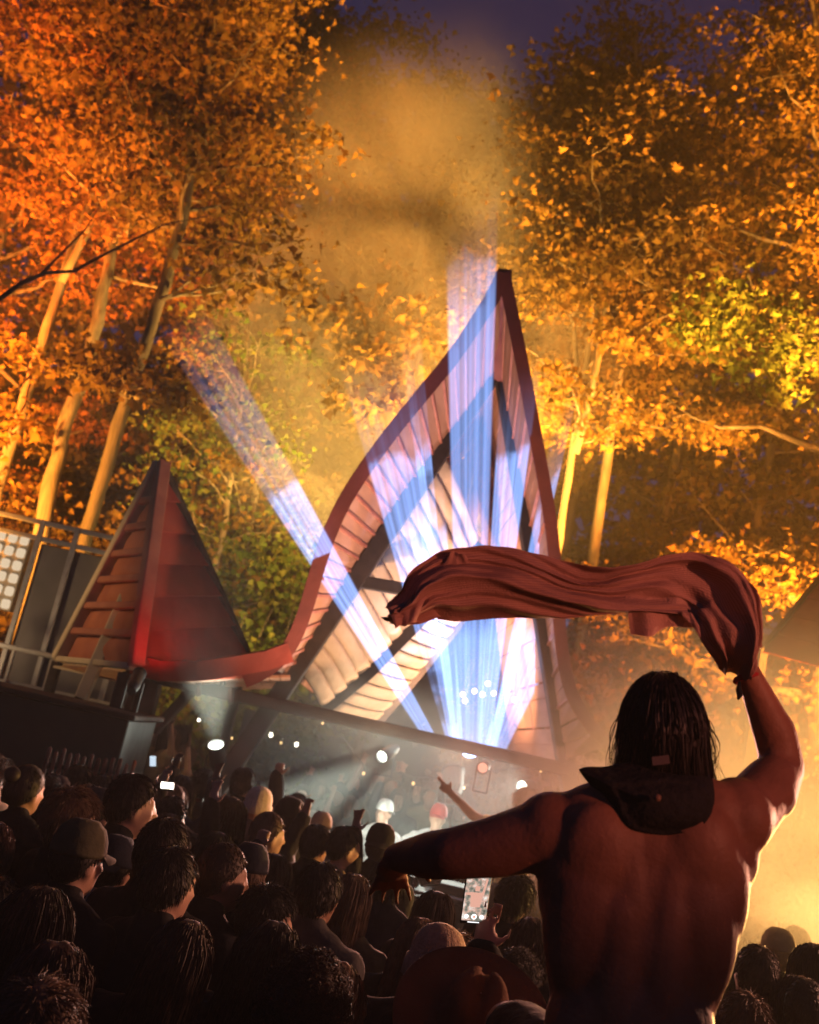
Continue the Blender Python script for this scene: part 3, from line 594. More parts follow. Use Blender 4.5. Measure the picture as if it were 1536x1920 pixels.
# poses: for each arm (elbow, wrist, hand direction, palm normal, mode); right arm is +x
POSES = {
 'down': (((.245, -.03, 1.12), (.255, .07, .88), (0, .25, -1), (-1, 0, 0), 'open'), ((-.245, -.03, 1.12), (-.255, .07, .88), (0, .25, -1), (1, 0, 0), 'open')),
 'both_up': (((.30, .06, 1.50), (.22, .10, 1.76), (-.1, 0, 1), (0, 1, 0), 'open'), ((-.30, .06, 1.50), (-.24, .10, 1.75), (.1, 0, 1), (0, 1, 0), 'open')),
 'fist': (((.29, .08, 1.50), (.25, .06, 1.75), (-.05, 0, 1), (0, 1, 0), 'fist'), ((-.245, -.03, 1.12), (-.255, .07, .88), (0, .25, -1), (1, 0, 0), 'open')),
 'phone': (((.24, .16, 1.28), (.13, .27, 1.52), (-.1, .25, 1), (-1, 0, 0), 'curl'), ((-.23, .14, 1.25), (-.05, .28, 1.45), (.3, .2, 1), (1, 0, 0), 'curl')),
 'film': (((.24, .10, 1.48), (.062, .13, 1.765), (-.05, .05, 1), (-1, 0, 0), 'curl'), ((-.23, .14, 1.25), (-.05, .28, 1.45), (.3, .2, 1), (1, 0, 0), 'curl')),
 'reach': (((.245, -.03, 1.12), (.255, .07, .88), (0, .25, -1), (-1, 0, 0), 'open'), ((-.43, .06, 1.46), (-.66, .10, 1.60), (-.9, .1, .5), (0, 0, 1), 'point')),
 'wide': (((.40, .10, 1.22), (.50, .28, 1.08), (.3, 1, -.2), (0, 0, -1), 'open'), ((-.40, .10, 1.22), (-.50, .28, 1.08), (-.3, 1, -.2), (0, 0, -1), 'open')),
}
def body_prims(pose, grow=0.0, parts=('head', 'torso', 'arms', 'legs'), sleeve=1.0):
    p = Prims(); g = grow
    if 'head' in parts:
        p.ell((0, -.008, 1.642), (.075, .096, .108)); p.ell((0, .022, 1.60), (.066, .078, .095)); p.ell((0, .042, 1.552), (.05, .052, .05)); p.ell((0, .05, 1.525), (.03, .035, .026))
        p.cap((0, .092, 1.645), (0, .113, 1.600), .009, .015, 8); p.ell((0, .078, 1.657), (.055, .02, .012)); p.ell((0, .085, 1.563), (.026, .016, .009)); p.ell((0, .083, 1.551), (.023, .016, .009))
        for s in (-1, 1): p.ell((s*.077, -.005, 1.612), (.010, .022, .032)); p.ell((s*.04, .07, 1.607), (.022, .02, .018)); p.ell((s*.03, .088, 1.636), (.012, .009, .008))
        p.cap((0, -.022, 1.42), (0, -.012, 1.56), .060, .054)
    if 'torso' in parts:
        p.ell((0, .005, 1.27), (.165+g, .108+g, .17)); p.cap((-.13, 0, 1.385), (.13, 0, 1.385), .07+g, .07+g); p.ell((0, 0, 1.06), (.142+g, .098+g, .18)); p.ell((0, -.005, .93), (.165+g, .115+g, .12))
        for s in (-1, 1): p.cap((s*.15, -.01, 1.40), (s*.02, -.018, 1.485), .052+g, .04+g*.6); p.ell((s*.085, -.06, 1.30), (.08+g, .05+g, .10))
    if 'arms' in parts:
        for s, A in ((1, POSES[pose][0]), (-1, POSES[pose][1])):
            sh = Vector((s*.185, 0, 1.385)); e = Vector(A[0]); w = Vector(A[1]); p.ell(sh, (.062+g, .06+g, .065+g))
            if sleeve >= 1.0 or not g: p.cap(sh, e, .052+g, .042+g); p.cap(e, w, .042+g, .029+g)
            else: p.cap(sh, sh.lerp(e, sleeve), .052+g, .05+g*1.4)
            if not g: p.hand(w, A[2], (s if A[4] != 'point' else 1, 0, .001) if abs(A[2][2]) > .6 else (0, 0, 1), A[3], A[4])
    if 'legs' in parts:
        for s in (-1, 1):
            p.cap((s*.088, 0, .90), (s*.098, .01, .50), .088+g, .060+g); p.cap((s*.098, .01, .50), (s*.10, -.015, .09), .058+g, .042+g*1.4)
            if not g: p.cap((s*.10, -.03, .05), (s*.115, .15, .035), .045, .032)
    return p
BODY, TOP = {}, {}
def body_mesh(pose, skin):
    if pose not in BODY: BODY[pose] = body_prims(pose).build('body', .0135, 3, M['skin'])
    k = (pose, skin)
    if k not in BODY: m = BODY[pose].copy(); m.materials[0] = M[skin]; BODY[k] = m
    return BODY[k]
def top_mesh(pose, kind, m):
    k = (pose, kind)
    if k not in TOP:
        if kind == 'jacket':
            p = body_prims(pose, .026, ('torso', 'arms')); p.cap((0, -.03, 1.455), (0, -.02, 1.50), .085, .078)
        elif kind == 'hoodie':
            p = body_prims(pose, .028, ('torso', 'arms')); p.ell((0, -.085, 1.43), (.115, .06, .085)); p.cap((-.07, .02, 1.46), (.07, .02, 1.46), .05, .05)
        else:
            p = body_prims(pose, .014, ('torso', 'arms'), .55)
        me = p.build('top', .018, 3, M['c_black'])
        V = np.empty(len(me.vertices)*3); me.vertices.foreach_get('co', V); V = V.reshape(-1, 3); N = np.empty(len(me.vertices)*3); me.vertices.foreach_get('normal', N); N = N.reshape(-1, 3)
        wv = np.array([mnoise.noise(Vector((v[0]*9, v[1]*9, v[2]*5)))*.012+mnoise.noise(Vector((v[0]*22, v[1]*22, v[2]*14)))*.005 for v in V]); V += N*wv[:, None]
        me.vertices.foreach_set('co', V.ravel()); me.update(); TOP[k] = me
    kk = (pose, kind, m)
    if kk not in TOP: c = TOP[k].copy(); c.materials[0] = M[m]; TOP[kk] = c
    return TOP[kk]
TROUSERS = body_prims('down', .014, ('legs',)); TROUSERS.ell((0, -.005, .93), (.182, .13, .10)); TROUSERS = TROUSERS.build('trousers', .018, 2, M['c_denim'])
# ------------------------------------------------------------------ hair
HC_ = np.array([0, -.008, 1.640]); HR = np.array([.081, .103, .115])
def hairline(x, y): return np.interp(y, [-.12, -.06, -.01, .03, .07, .11], [1.545, 1.56, 1.60, 1.655, 1.695, 1.72])
def shell(V, Fc, grow, lump, rng, cut=0.0):
    b = len(V); seg, ring = 26, 18; keep = {}; ph = rng.uniform(0, 9, 3)
    for i in range(ring+1):
        for j in range(seg):
            t = math.pi*i/ring; d = np.array([math.sin(t)*math.cos(2*math.pi*j/seg), math.sin(t)*math.sin(2*math.pi*j/seg), math.cos(t)])
            g = grow+lump*mnoise.noise(Vector((d[0]*3+ph[0], d[1]*3+ph[1], d[2]*3+ph[2])))
            q = HC_+d*(HR+g); hl = hairline(q[0], q[1])+cut; q[2] = max(q[2], hl-.012) if q[2] < hl else q[2]
            if q[2] < hl: q = HC_+(q-HC_)*np.array([.93, .93, 1])
            V.append(q)
    for i in range(ring):
        for j in range(seg):
            a = b+i*seg+j; c = b+i*seg+(j+1) % seg; Fc.append((a, a+seg, c+seg, c))
def strands(V, Fc, path, width, rng):
    """path (k,3): ribbon of quads tapering to the tip"""
    k = len(path); d = path[-1]-path[0]; s = np.cross(d, rng.normal(size=3)); s /= np.linalg.norm(s)+1e-9; b = len(V)
    for i in range(k):
        w_ = width*(1-.75*i/(k-1)); V.append(path[i]-s*w_/2); V.append(path[i]+s*w_/2)
    for i in range(k-1): Fc.append((b+2*i, b+2*i+1, b+2*i+3, b+2*i+2))
HAIR = {}
def hair_mesh(kind, m):
    if (kind, m) in HAIR: return HAIR[(kind, m)]
    if kind in HAIR: c = HAIR[kind].copy(); c.materials[0] = M[m]; HAIR[(kind, m)] = c; return c
    rng = np.random.default_rng(sum(map(ord, kind))); V, Fc = [], []
    cfg = {'short': (.006, .004, 2200, .026, .5), 'crop': (.003, .001, 1800, .012, .3), 'messy': (.014, .014, 2400, .05, .9), 'curly': (.024, .020, 3600, .05, 1.5), 'long': (.008, .006, 2600, 0, 0), 'straight': (.008, .004, 2600, 0, 0), 'wavy': (.012, .012, 2600, 0, 0), 'bun': (.006, .004, 1200, .02, .2)}[kind]
    shell(V, Fc, cfg[0], cfg[1], rng)
    for i in range(cfg[2]):
        while True:
            d = rng.normal(size=3); d /= np.linalg.norm(d); q = HC_+d*(HR+cfg[0]*.7)
            if q[2] > hairline(q[0], q[1]) and q[2] > 1.56: break
        if kind in ('long', 'straight', 'wavy'):
            # combed down from the crown over the skull, then hanging
            end = rng.uniform(1.20, 1.36) if kind == 'long' else (rng.uniform(1.37, 1.45) if kind == 'straight' else rng.uniform(1.16, 1.32)); n = 9; pts = []
            az = math.atan2(d[1], d[0]); fz = q[2]; side = math.cos(az)
            if d[1] > .3: az = math.pi/2+(.9 if d[0] > 0 else -.9)*(-1)*rng.uniform(.8, 1.5); 
            for j in range(n):
                f = j/(n-1); z = fz+(end-fz)*f; el = np.clip((z-HC_[2])/(HR[2]+.01), -1, 1); rr = math.sqrt(max(1-el*el, 0)) if z > HC_[2]-.02 else 1.0
                gr = cfg[0]+.007+.010*f*rng.uniform(.3, 1); wv = (.012*math.sin(f*9+i) if kind == 'wavy' else .003*math.sin(f*5+i))
                a = az+ (0 if kind != 'wavy' else .12*math.sin(f*7+i*.3))
                pts.append((HC_[0]+math.cos(a)*((HR[0]+gr)*rr+wv)*(1+.1*f), HC_[1]+math.sin(a)*((HR[1]+gr)*rr+wv)-.02*f, z))
            pts = np.array(pts)+rng.normal(size=3)*.003
            strands(V, Fc, pts, .0034, rng)
        else:
            L = cfg[3]*rng.uniform(.6, 1.3); whorl = np.array([0, -.035, 1.755]); flow = q-whorl; flow -= d*flow.dot(d); flow /= np.linalg.norm(flow)+1e-6
            if kind == 'curly':
                u = np.cross(d, rng.normal(size=3)); u /= np.linalg.norm(u); v = np.cross(d, u); rr = rng.uniform(.006, .013); ph = rng.uniform(0, 6.28); c0 = q+d*rng.uniform(-.004, .016)
                strands(V, Fc, np.array([c0+rr*(u*math.cos(ph+t)+v*math.sin(ph+t))+d*.003*t for t in np.linspace(0, 5.2, 7)]), .0035, rng)
            else:
                out = {'short': .32, 'crop': .22, 'messy': .42, 'bun': .1}[kind]; dd = flow+d*out+rng.normal(size=3)*cfg[4]*.28; dd /= np.linalg.norm(dd); d2 = flow+d*(out-.35)+np.array([0, 0, -.25])+rng.normal(size=3)*cfg[4]*.35; d2 /= np.linalg.norm(d2)
                p1 = q+dd*L*.5; strands(V, Fc, np.array([q, p1, p1+d2*L*.5]), .0036, rng)
    if kind in ('long', 'straight', 'wavy'):          # body of the hanging hair under the strands
        n = 14; rows = 9; zb = {'long': 1.30, 'straight': 1.42, 'wavy': 1.26}[kind]; b = len(V); g = .012
        for r in range(rows):
            z = 1.63+(zb-1.63)*r/(rows-1)
            for j in range(n):
                a = math.pi*(1.0+1.0*j/(n-1))+(.35*(j/(n-1)-.5)*2)
                k = 1+.08*math.sin(j*2.1+r*.4); V.append(np.array([math.cos(a)*(HR[0]+g+.01*r/rows)*k, HC_[1]+math.sin(a)*(HR[1]+g)*k-.02*r/rows, z]))
        for r in range(rows-1):
            for j in range(n-1): a = b+r*n+j; Fc.append((a, a+1, a+n+1, a+n))
    if kind == 'bun':
        pr = Prims(); pr.ell((0, -.115, 1.70), (.042, .04, .042)); bb = len(V); V.extend(pr.V[0]); Fc += [tuple(i+bb for i in f) for f in pr.F]
    me = mesh('hair', V, Fc, M[m], True); HAIR[kind] = me; HAIR[(kind, m)] = me; return me
def lathe(prof, seg=32, center=(0, 0, 0), sq=(1, 1), fn=None):
    V, Fc = [], []
    for (r, z) in prof:
        for j in range(seg):
            a = 2*math.pi*j/seg; p = np.array([math.cos(a)*r*sq[0], math.sin(a)*r*sq[1], z])+np.array(center); V.append(p if fn is None else fn(p, a, r))
    for i in range(len(prof)-1):
        for j in range(seg): Fc.append((i*seg+j, i*seg+(j+1) % seg, (i+1)*seg+(j+1) % seg, (i+1)*seg+j))
    return V, Fc
HATS = {}
def hat_mesh(kind, m):
    if (kind, m) in HATS: return HATS[(kind, m)]
    c = (0, -.008, 0)
    if kind == 'beanie':
        def fn(p, a, r): k = 1+.012*math.cos(a*16); return np.array([p[0]*k, p[1]*k, p[2]])
        V, Fc = lathe([(.006, 1.776), (.03, 1.773), (.060, 1.758), (.080, 1.730), (.089, 1.695), (.091, 1.66), (.098, 1.655), (.100, 1.63), (.099, 1.60), (.092, 1.596), (.084, 1.61)], 64, c, (1, 1.2), fn)
    elif kind in ('cap', 'cap_back'):
        V, Fc = lathe([(.004, 1.772), (.014, 1.773), (.045, 1.768), (.072, 1.742), (.086, 1.705), (.091, 1.665), (.090, 1.652), (.084, 1.655)], 32, c, (1, 1.2)); s = 1 if kind == 'cap' else -1; b = len(V); n = 13
        for t in (0, .004):
            for r in range(5):
                for j in range(n):
                    x = -.078+.156*j/(n-1); e = .078*math.sqrt(max(0, 1-(x/.086)**2)); y = s*(.082*math.sqrt(max(0, 1-(x/.095)**2))*1.15+e*r/4)+c[1]; V.append(np.array([x, y, 1.662-.006*r-.20*x*x*r+t-(x*x)*1.2]))
        for r in range(4):
            for j in range(n-1): a = b+r*n+j; q = 5*n; Fc += [(a, a+1, a+n+1, a+n), (q+a+n, q+a+n+1, q+a+1, q+a)]
        for j in range(n-1): a = b+4*n+j; Fc.append((a, a+1, a+1+5*n, a+5*n))
    elif kind == 'brim':
        def fn(p, a, r):
            if r > .105: p = p+np.array([0, 0, .014*((r-.105)/.1)**2*(1+.5*math.cos(2*a))])
            elif p[2] > 1.76: p = p-np.array([0, 0, .035*math.exp(-(p[0]/.022)**2)])-np.array([np.sign(p[0])*.018*max(0, p[1]/.1)*1.0*(1 if abs(p[0]) > .02 else 0), 0, 0])
            return p
        V, Fc = lathe([(.002, 1.815), (.02, 1.816), (.045, 1.812), (.064, 1.80), (.074, 1.775), (.082, 1.72), (.090, 1.672), (.097, 1.664), (.12, 1.663), (.15, 1.665), (.18, 1.669), (.205, 1.674), (.207, 1.670), (.18, 1.663), (.15, 1.659), (.12, 1.657), (.088, 1.655)], 48, c, (1, 1.18), fn)
    else:
        V, Fc = lathe([(.01, 1.77), (.06, 1.765), (.085, 1.75), (.095, 1.68), (.105, 1.672), (.15, 1.635), (.148, 1.63), (.10, 1.66)], 32, c, (1, 1.15))
    if kind == 'brim':
        ca, sa = math.cos(.62), math.sin(.62); V = [np.array([v[0], (v[1]*ca-(v[2]-1.66)*sa)-.03, 1.66+(v[1]*sa+(v[2]-1.66)*ca)]) for v in V]
    me = mesh('hat', V, Fc, M[m], True); HATS[(kind, m)] = me; return me
# ------------------------------------------------------------------ one person
def person(label, x, y, ztop, rz, pose='down', skin='skin', hair=('short', 'hair_black'), top=('jacket', 'c_black'), hat=None, z0=0.0, group='festival crowd', tilt=(0, 0)):
    s = (ztop-z0)/1.765
    r = empty('person', (x, y, z0), label, 'person', group); r.rotation_euler = (tilt[0], tilt[1], rz); r.scale = (s, s, s)
    link('body', body_mesh(pose, skin), r, False); link('jacket' if top[0] == 'jacket' else ('hoodie' if top[0] == 'hoodie' else 'shirt'), top_mesh(pose, *top), r, False); link('trousers', TROUSERS, r, False)
    if hair: link('hair', hair_mesh(*hair), r, False)
    if hat: link({'beanie': 'beanie', 'cap': 'cap', 'cap_back': 'cap', 'brim': 'hat', 'bucket': 'hat'}[hat[0]], hat_mesh(*hat), r, False)
    return r
PLACED = []; NAMED = []
def pp(label, px, py, ztop=1.70, rz=0, Y=None, **k):
    p = at(px, py, Y) if Y else atz(px, py, ztop); z = p.z if Y else ztop
    PLACED.append((p.x, p.y)); NAMED.append((p.x, p.y, label)); return person(label, p.x, p.y, z, R(rz), **k)
HB, HBr, HL, HBl = 'hair_black', 'hair_brown', 'hair_light', 'hair_blond'
# foreground heads
pp('person with big curly hair at the bottom edge, left of the felt hat', 592, 1800, 1.70, -10, hair=('curly', HBr))
pp('person in a wide brimmed brown felt hat at the bottom edge', 785, 1800, 1.72, -8, hair=None, hat=('brim', 'felt'), top=('jacket', 'c_olive'), tilt=(0, .1))
pp('person in a beige knit beanie behind the felt hat', 752, 1703, 1.72, -15, hair=('crop', HBr), hat=('beanie', 'knit_beige'), top=('hoodie', 'c_black'), tilt=(.05, .1))
pp('person with straight blond hair at the bottom edge beside the bare back', 960, 1828, 1.62, 0, hair=('straight', HBl))
pp('person with long light brown hair hanging over the shoulders, bottom left of centre', 455, 1757, 1.66, -35, hair=('wavy', HL), tilt=(-.15, .1))
pp('person with long smooth brown hair before the man with short dark hair', 250, 1685, 1.64, -12, hair=('long', HBr), tilt=(0, .12))
pp('person with long dark hair at the left edge, lower rows', 90, 1660, 1.68, -40, hair=('long', HB))
pp('person with wavy hair and a thin hair clip near the bottom left', 115, 1765, 1.60, -25, hair=('wavy', HBr))
pp('person with messy light brown hair in the bottom left corner', 90, 1842, 1.64, -10, hair=('messy', HL))
pp('man with short dark hair and a visible ear, left of centre', 335, 1585, 1.74, -38, hair=('short', HB), top=('jacket', 'c_black'))
pp('man with a short fade in profile beside the dark haired man with the ear', 432, 1577, 1.74, -62, hair=('crop', HBr), skin='skin_tan')
pp('man in a dark cap in the left middle rows', 165, 1540, 1.74, -35, hair=('crop', HB), hat=('cap', 'c_olive'))
pp('dark haired man two rows behind the man with the ear', 322, 1532, 1.80, -30, hair=('short', HB))
pp('man with a skin fade haircut left of the beige beanie', 612, 1615, 1.72, -28, hair=('short', HB), skin='skin_tan', top=('jacket', 'c_grey'))
pp('person in a turned up collar in profile under the crowd centre', 515, 1662, 1.62, -70, hair=('messy', HB), top=('hoodie', 'c_black'))
pp('bearded man in profile looking at the bright phone', 262, 1450, 1.86, -65, hair=('short', HB), skin='skin')
pp('man with a round black cap below the performers', 720, 1546, 1.74, -10, hair=('crop', HB), hat=('cap_back', 'c_black'), skin='skin_tan')
pp('person in a cream beanie near the white beam', 492, 1478, 1.74, -20, hair=None, hat=('beanie', 'knit_cream'), top=('jacket', 'c_tan'))
pp('person in a black cap beside the cream beanie', 548, 1497, 1.74, 60, hair=('crop', HB), hat=('cap', 'c_black'), skin='skin')
pp('person raising a fist behind the cream beanie', 463, 1438, Y=8.6, rz=-30, pose='fist', hair=('short', HBr), skin='skin')
pp('person with cropped reddish hair in the rows below the black cap', 512, 1520, 1.72, -60, hair=('crop', HL), skin='skin')
pp('person raising both hands around the bright phone', 330, 1492, 1.66, -35, pose='both_up', hair=('short', HB))
pp('person with a row of tiny lights on the headband', 62, 1432, 1.74, -30, hair=('bun', HB))
pp('person with spread fingers raised dark against the stage', 600, 1545, 1.66, -40, pose='both_up', hair=('short', HB), skin='skin_tan')
pp('person filming with a bright phone below the outstretched arm', 872, 1790, Y=3.32, rz=-4, pose='film', hair=('messy', HB), skin='skin')
pp('person with dark hair tucked under the armpit of the bare back', 975, 1640, 1.70, -30, hair=('messy', HB), skin='skin_tan', top=('hoodie', 'c_black'))
pp('dark haired person low at the right of the bare back', 1425, 1770, 1.74, 10, hair=('short', HBr))
pp('person with hair lit at the bottom right corner', 1400, 1862, 1.62, 10, hair=('messy', HL))
pp('person in a pale cap in the smoke at right', 1462, 1742, 1.70, 15, hair=('crop', HBl), hat=('cap', 'c_tan'))
pp('person cut by the right edge in the lower rows', 1530, 1768, 1.78, 10, hair=('long', HB))
pp('person leaning at the lower right edge in front of the smoke', 1500, 1830, 1.66, 15, hair=('wavy', HBr), top=('jacket', 'c_tan'))
pp('faint person deep in the smoke at the right edge', 1495, 1735, Y=7.2, rz=20, hair=('short', HB), top=('shirt', 'c_tan'))
pp('person in a grey cap left of the bearded man', 195, 1480, 1.70, -45, hair=('crop', HB), hat=('cap', 'c_grey'))
pp('person with light hair behind the grey cap', 150, 1478, 1.76, -50, hair=('messy', HL))
pp('person with a headscarf like knit cap left of the fade haircut', 520, 1600, 1.60, -55, hair=('straight', HB))
pp('person with slicked hair in profile before the performers', 655, 1548, 1.70, -70, hair=('short', HB), skin='skin', top=('shirt', 'c_tan'))
# performers and people on the far side
DJX = at(722, 1500, 11)
pp('performer in a white shirt and pale cap looking up left', 725, 1499, Y=11.0, rz=150, pose='wide', hair=('crop', HBr), hat=('cap_back', 'c_white'), top=('shirt', 'c_white'), group='performers behind the desk')
pp('performer in a white shirt and red fronted cap looking down', 826, 1508, Y=11.0, rz=170, pose='wide', hair=('crop', HBr), hat=('cap', 'c_red'), top=('shirt', 'c_white'), group='performers behind the desk')
RG = at(985, 1480, 9.2); link('riser', box_me('riser', (RG.x-.5, 8.9, 0), (RG.x+.5, 9.6, .30), M['black'], .01)); tag(bpy.data.objects['riser'], 'low black riser under the pointing person in yellow', 'riser')
pp('person in a yellow shirt pointing with an outstretched arm', 990, 1478, Y=9.2, rz=25, pose='reach', hair=('messy', HBr), skin='skin_tan', top=('shirt', 'c_yellow'), z0=.30)
bk = [(604, 1462), (640, 1474), (668, 1448), (690, 1482), (705, 1440), (738, 1450), (752, 1478), (772, 1488), (790, 1462), (812, 1470), (850, 1480), (874, 1496), (570, 1470), (588, 1490), (660, 1492), (770, 1510)]
ORD = ['leftmost', 'second', 'third', 'fourth', 'fifth', 'sixth', 'seventh', 'eighth', 'ninth', 'tenth', 'eleventh', 'twelfth', 'thirteenth', 'fourteenth', 'fifteenth', 'sixteenth']
for i, (x, y) in enumerate(sorted(bk)):
    pp('%s onlooker from the left in the dim crowd behind the desk, %s' % (ORD[i], ['with short hair', 'with tousled hair', 'with long hair', 'with curly hair', 'with wavy hair'][i % 5]), x, y, Y=12.6+.22*(i*7 % 9), rz=180+RNG.uniform(-35, 35), pose=['down', 'down', 'both_up', 'down', 'fist'][i % 5], hair=(['short', 'messy', 'long', 'curly', 'wavy'][i % 5], [HB, HBr, HL][i % 3]), skin=['skin', 'skin_tan', 'skin'][i % 3], top=(['jacket', 'shirt', 'hoodie'][i % 3], ['c_grey', 'c_tan', 'c_black', 'c_olive', 'c_navy'][i % 5]), group='onlookers behind the desk')
gl = [(306, 1352), (322, 1366), (342, 1356), (331, 1392), (300, 1386), (352, 1398), (214, 1390), (228, 1372), (256, 1400)]
for i, (x, y) in enumerate(sorted(gl)):
    pp('%s warmly lit onlooker from the left under the eave by the white spotlight' % ORD[i], x, y, Y=12.4+.2*(i % 4), rz=170+RNG.uniform(-50, 50), pose=['both_up', 'down', 'fist', 'down'][i % 4], hair=(['short', 'long', 'messy'][i % 3], [HB, HBr, HL][i % 3]), skin='skin', top=('shirt', ['c_tan', 'c_grey', 'c_white', 'c_olive'][i % 4]), group='onlookers under the eave')
# ------------------------------------------------------------------ phones
def phone(label, c, wdt, hgt, right, up, scr, btn=False):
    c = Vector(c); right = Vector(right).normalized(); up = (Vector(up)-right*Vector(up).dot(right)).normalized(); n = right.cross(up)
    root = empty('phone', c, label, 'phone'); MX = Matrix((right, up, n)).transposed().to_4x4()
    def prt(name, lo, hi, m, bev):
        me = box_me(name, lo, hi, m, bev); me.transform(MX); return link(name, me, root, False)
    prt('case', (-wdt/2, -hgt/2, -.004), (wdt/2, hgt/2, .004), M['black'], .003); prt('screen', (-wdt/2+.003, -hgt/2+.012, .0042), (wdt/2-.003, hgt/2-.004, .0052), scr, 0)
    if btn:
        wm = emis('white_mark', (1, 1, 1), 1.6)
        for k, r in ((-.024, .007), (0, .0085), (.024, .007)):
            me = mesh('button', *lathe([(.0001, 0), (r, 0), (r, .0006), (.0001, .0006)], 16, (k, -hgt/2+.025, .0056)), wm); me.transform(MX); link('button', me, root, False)
        me = mesh('record_dot', *lathe([(.0001, 0), (.0035, 0), (.0035, .0006), (.0001, .0006)], 12, (0, -hgt/2+.025, .0066)), emis('red_mark', (1, .15, .05), 1.5)); me.transform(MX); link('record_dot', me, root, False)
        fm = emis('picture_skin', (.80, .42, .32), 1.0)
        for pts in ([(-.016, -.028), (.014, -.028), (.020, .018), (-.020, .018)], [(-.007, .022), (.007, .022), (.008, .038), (-.008, .038)], [(.014, .012), (.022, .010), (.030, .060), (.024, .062)], [(-.018, .008), (-.016, .018), (-.036, .016), (-.036, .009)]):
            me = mesh('picture_figure', [(x, y, .0058) for x, y in pts]+[(x, y, .0053) for x, y in pts], [(0, 1, 2, 3), (7, 6, 5, 4), (0, 4, 5, 1), (1, 5, 6, 2), (2, 6, 7, 3), (3, 7, 4, 0)], fm); me.transform(MX); link('picture_figure', me, root, False)
        prt('home_bar', (-.018, -hgt/2+.006, .0044), (.018, -hgt/2+.0085, .0054), wm, 0)
def screen_mat():
    m = bpy.data.materials.new('phone_picture'); m.use_nodes = True; nt = m.node_tree; n = nt.nodes; l = nt.links; b = n['Principled BSDF']; tc = n.new('ShaderNodeTexCoord')
    t = n.new('ShaderNodeTexNoise'); t.inputs['Scale'].default_value = 55; t.inputs['Detail'].default_value = 3; l.new(tc.outputs['Object'], t.inputs[0]); r = n.new('ShaderNodeValToRGB'); e = r.color_ramp.elements
    e[0].position = .3; e[0].color = (.05, .06, .05, 1); e[1].position = .72; e[1].color = (.9, .92, .85, 1); q = e.new(.45); q.color = (.28, .27, .22, 1); q = e.new(.56); q.color = (.72, .45, .36, 1); l.new(t.outputs[0], r.inputs[0])
    l.new(r.outputs[0], b.inputs['Emission Color']); b.inputs['Emission Strength'].default_value = 1.0; b.inputs['Base Color'].default_value = (.02, .02, .02, 1); m.cycles.emission_sampling = 'NONE'; return m
pc = at(893, 1683, 3.42); phone('phone showing a picture of the bare chested man, held up below his arm', pc, .082, .166, RC*.97+F_*.15-UC*.12, UC+RC*.16-F_*.05, screen_mat(), True)
phone('glowing white phone held up in the left middle rows', at(314, 1474, 5.9), .075, .05, RC+UC*-.1, UC+RC*.2, emis('white_screen', (1, .93, .78), 4.0))
phone('small bluish phone high in the far left crowd', at(287, 1428, 8.0), .05, .09, RC, UC+RC*.3, emis('blue_screen', (.7, .85, 1), .9))
# ------------------------------------------------------------------ the rest of the packed rows
def img(p):
    v = Vector(p)-CAM; d = v.dot(F_); return 768+FPX*v.dot(RC)/d, 960-FPX*v.dot(UC)/d
rng = np.random.default_rng(11); y = 2.35; n_fill = 0; FILL = []
while y < 9.2:
    x = -.42*y-.5+rng.uniform(0, .3)
    while x < .45*y+.5:
        X, Yq = x+rng.uniform(-.09, .09), y+rng.uniform(-.12, .12); zt = rng.uniform(1.56, 1.72); ix, iy = img((X, Yq, zt))
        lim = (7.9 if ix < 250 else 9.1) if ix < 640 else (5.8 if ix < 1050 else 5.8)
        ok = Yq < lim and min(math.hypot(X-a, Yq-b) for a, b in PLACED) > .33 and -90 < ix < 1640
        if ok and math.hypot(X-.62, Yq-2.2) < .62: ok = False      # the man on shoulders and his carrier
        if ok and iy > 1990: ok = False
        if ok and 840 < ix < 960 and Yq < 3.6: ok = False
        if ok and ix < 262 and Yq > 7.2: ok = False
        if ok:
            PLACED.append((X, Yq)); n_fill += 1; far = Yq > 4.4
            hk = rng.choice(['short', 'messy', 'long', 'crop', 'wavy', 'curly', 'straight', 'bun']); hm = rng.choice([HB, HB, HBr, HL]); ht = None
            if rng.random() < .18: ht = (str(rng.choice(['cap', 'cap_back', 'beanie'])), str(rng.choice(['c_black', 'c_grey', 'c_tan', 'c_navy']))); hk = 'crop'
            FILL.append((X, Yq, ht, str(hk), str(hm), person('x', X, Yq, zt, R(rng.normal(-28, 22)), pose='down' if rng.random() < .93 or ix > 520 else str(rng.choice(['both_up', 'fist'])) if far else 'down', skin=str(rng.choice(['skin', 'skin_tan', 'skin', 'skin_dark'])), hair=(str(hk), str(hm)), top=(str(rng.choice(['jacket', 'hoodie', 'shirt'])), str(rng.choice(['c_black', 'c_black', 'c_navy', 'c_grey', 'c_olive']))), hat=ht, tilt=(rng.normal(-.03, .05), rng.normal(0, .05)))))
        x += .42
    y += .42
HN = {'short': 'short hair', 'messy': 'tousled hair', 'long': 'long hair', 'crop': 'cropped hair', 'wavy': 'wavy hair', 'curly': 'curly hair', 'straight': 'straight hair', 'bun': 'hair in a bun'}; CN = {HB: 'black', HBr: 'brown', HL: 'light brown', HBl: 'blond'}
seen = set()
for (X, Yq, ht, hk, hm, o) in sorted(FILL, key=lambda f: f[1]):
    dn = min(NAMED, key=lambda n: math.hypot(n[0]-X, n[1]-Yq)); rel = ('behind' if Yq-dn[1] > .25 else ('in front of' if dn[1]-Yq > .25 else ('left of' if X < dn[0] else 'right of')))
    lk = ('figure in a dark '+('beanie' if ht[0] == 'beanie' else 'cap') if ht else 'figure with %s %s' % (CN[hm], HN[hk])); wd = ' '.join(dn[2].replace(',', '').split()[:9])
    lb = '%s %s the %s' % (lk, rel, wd)
    if lb in seen: lb = lb.replace('figure', 'second figure', 1)
    seen.add(lb); o['label'] = ' '.join(lb.split()[:16])
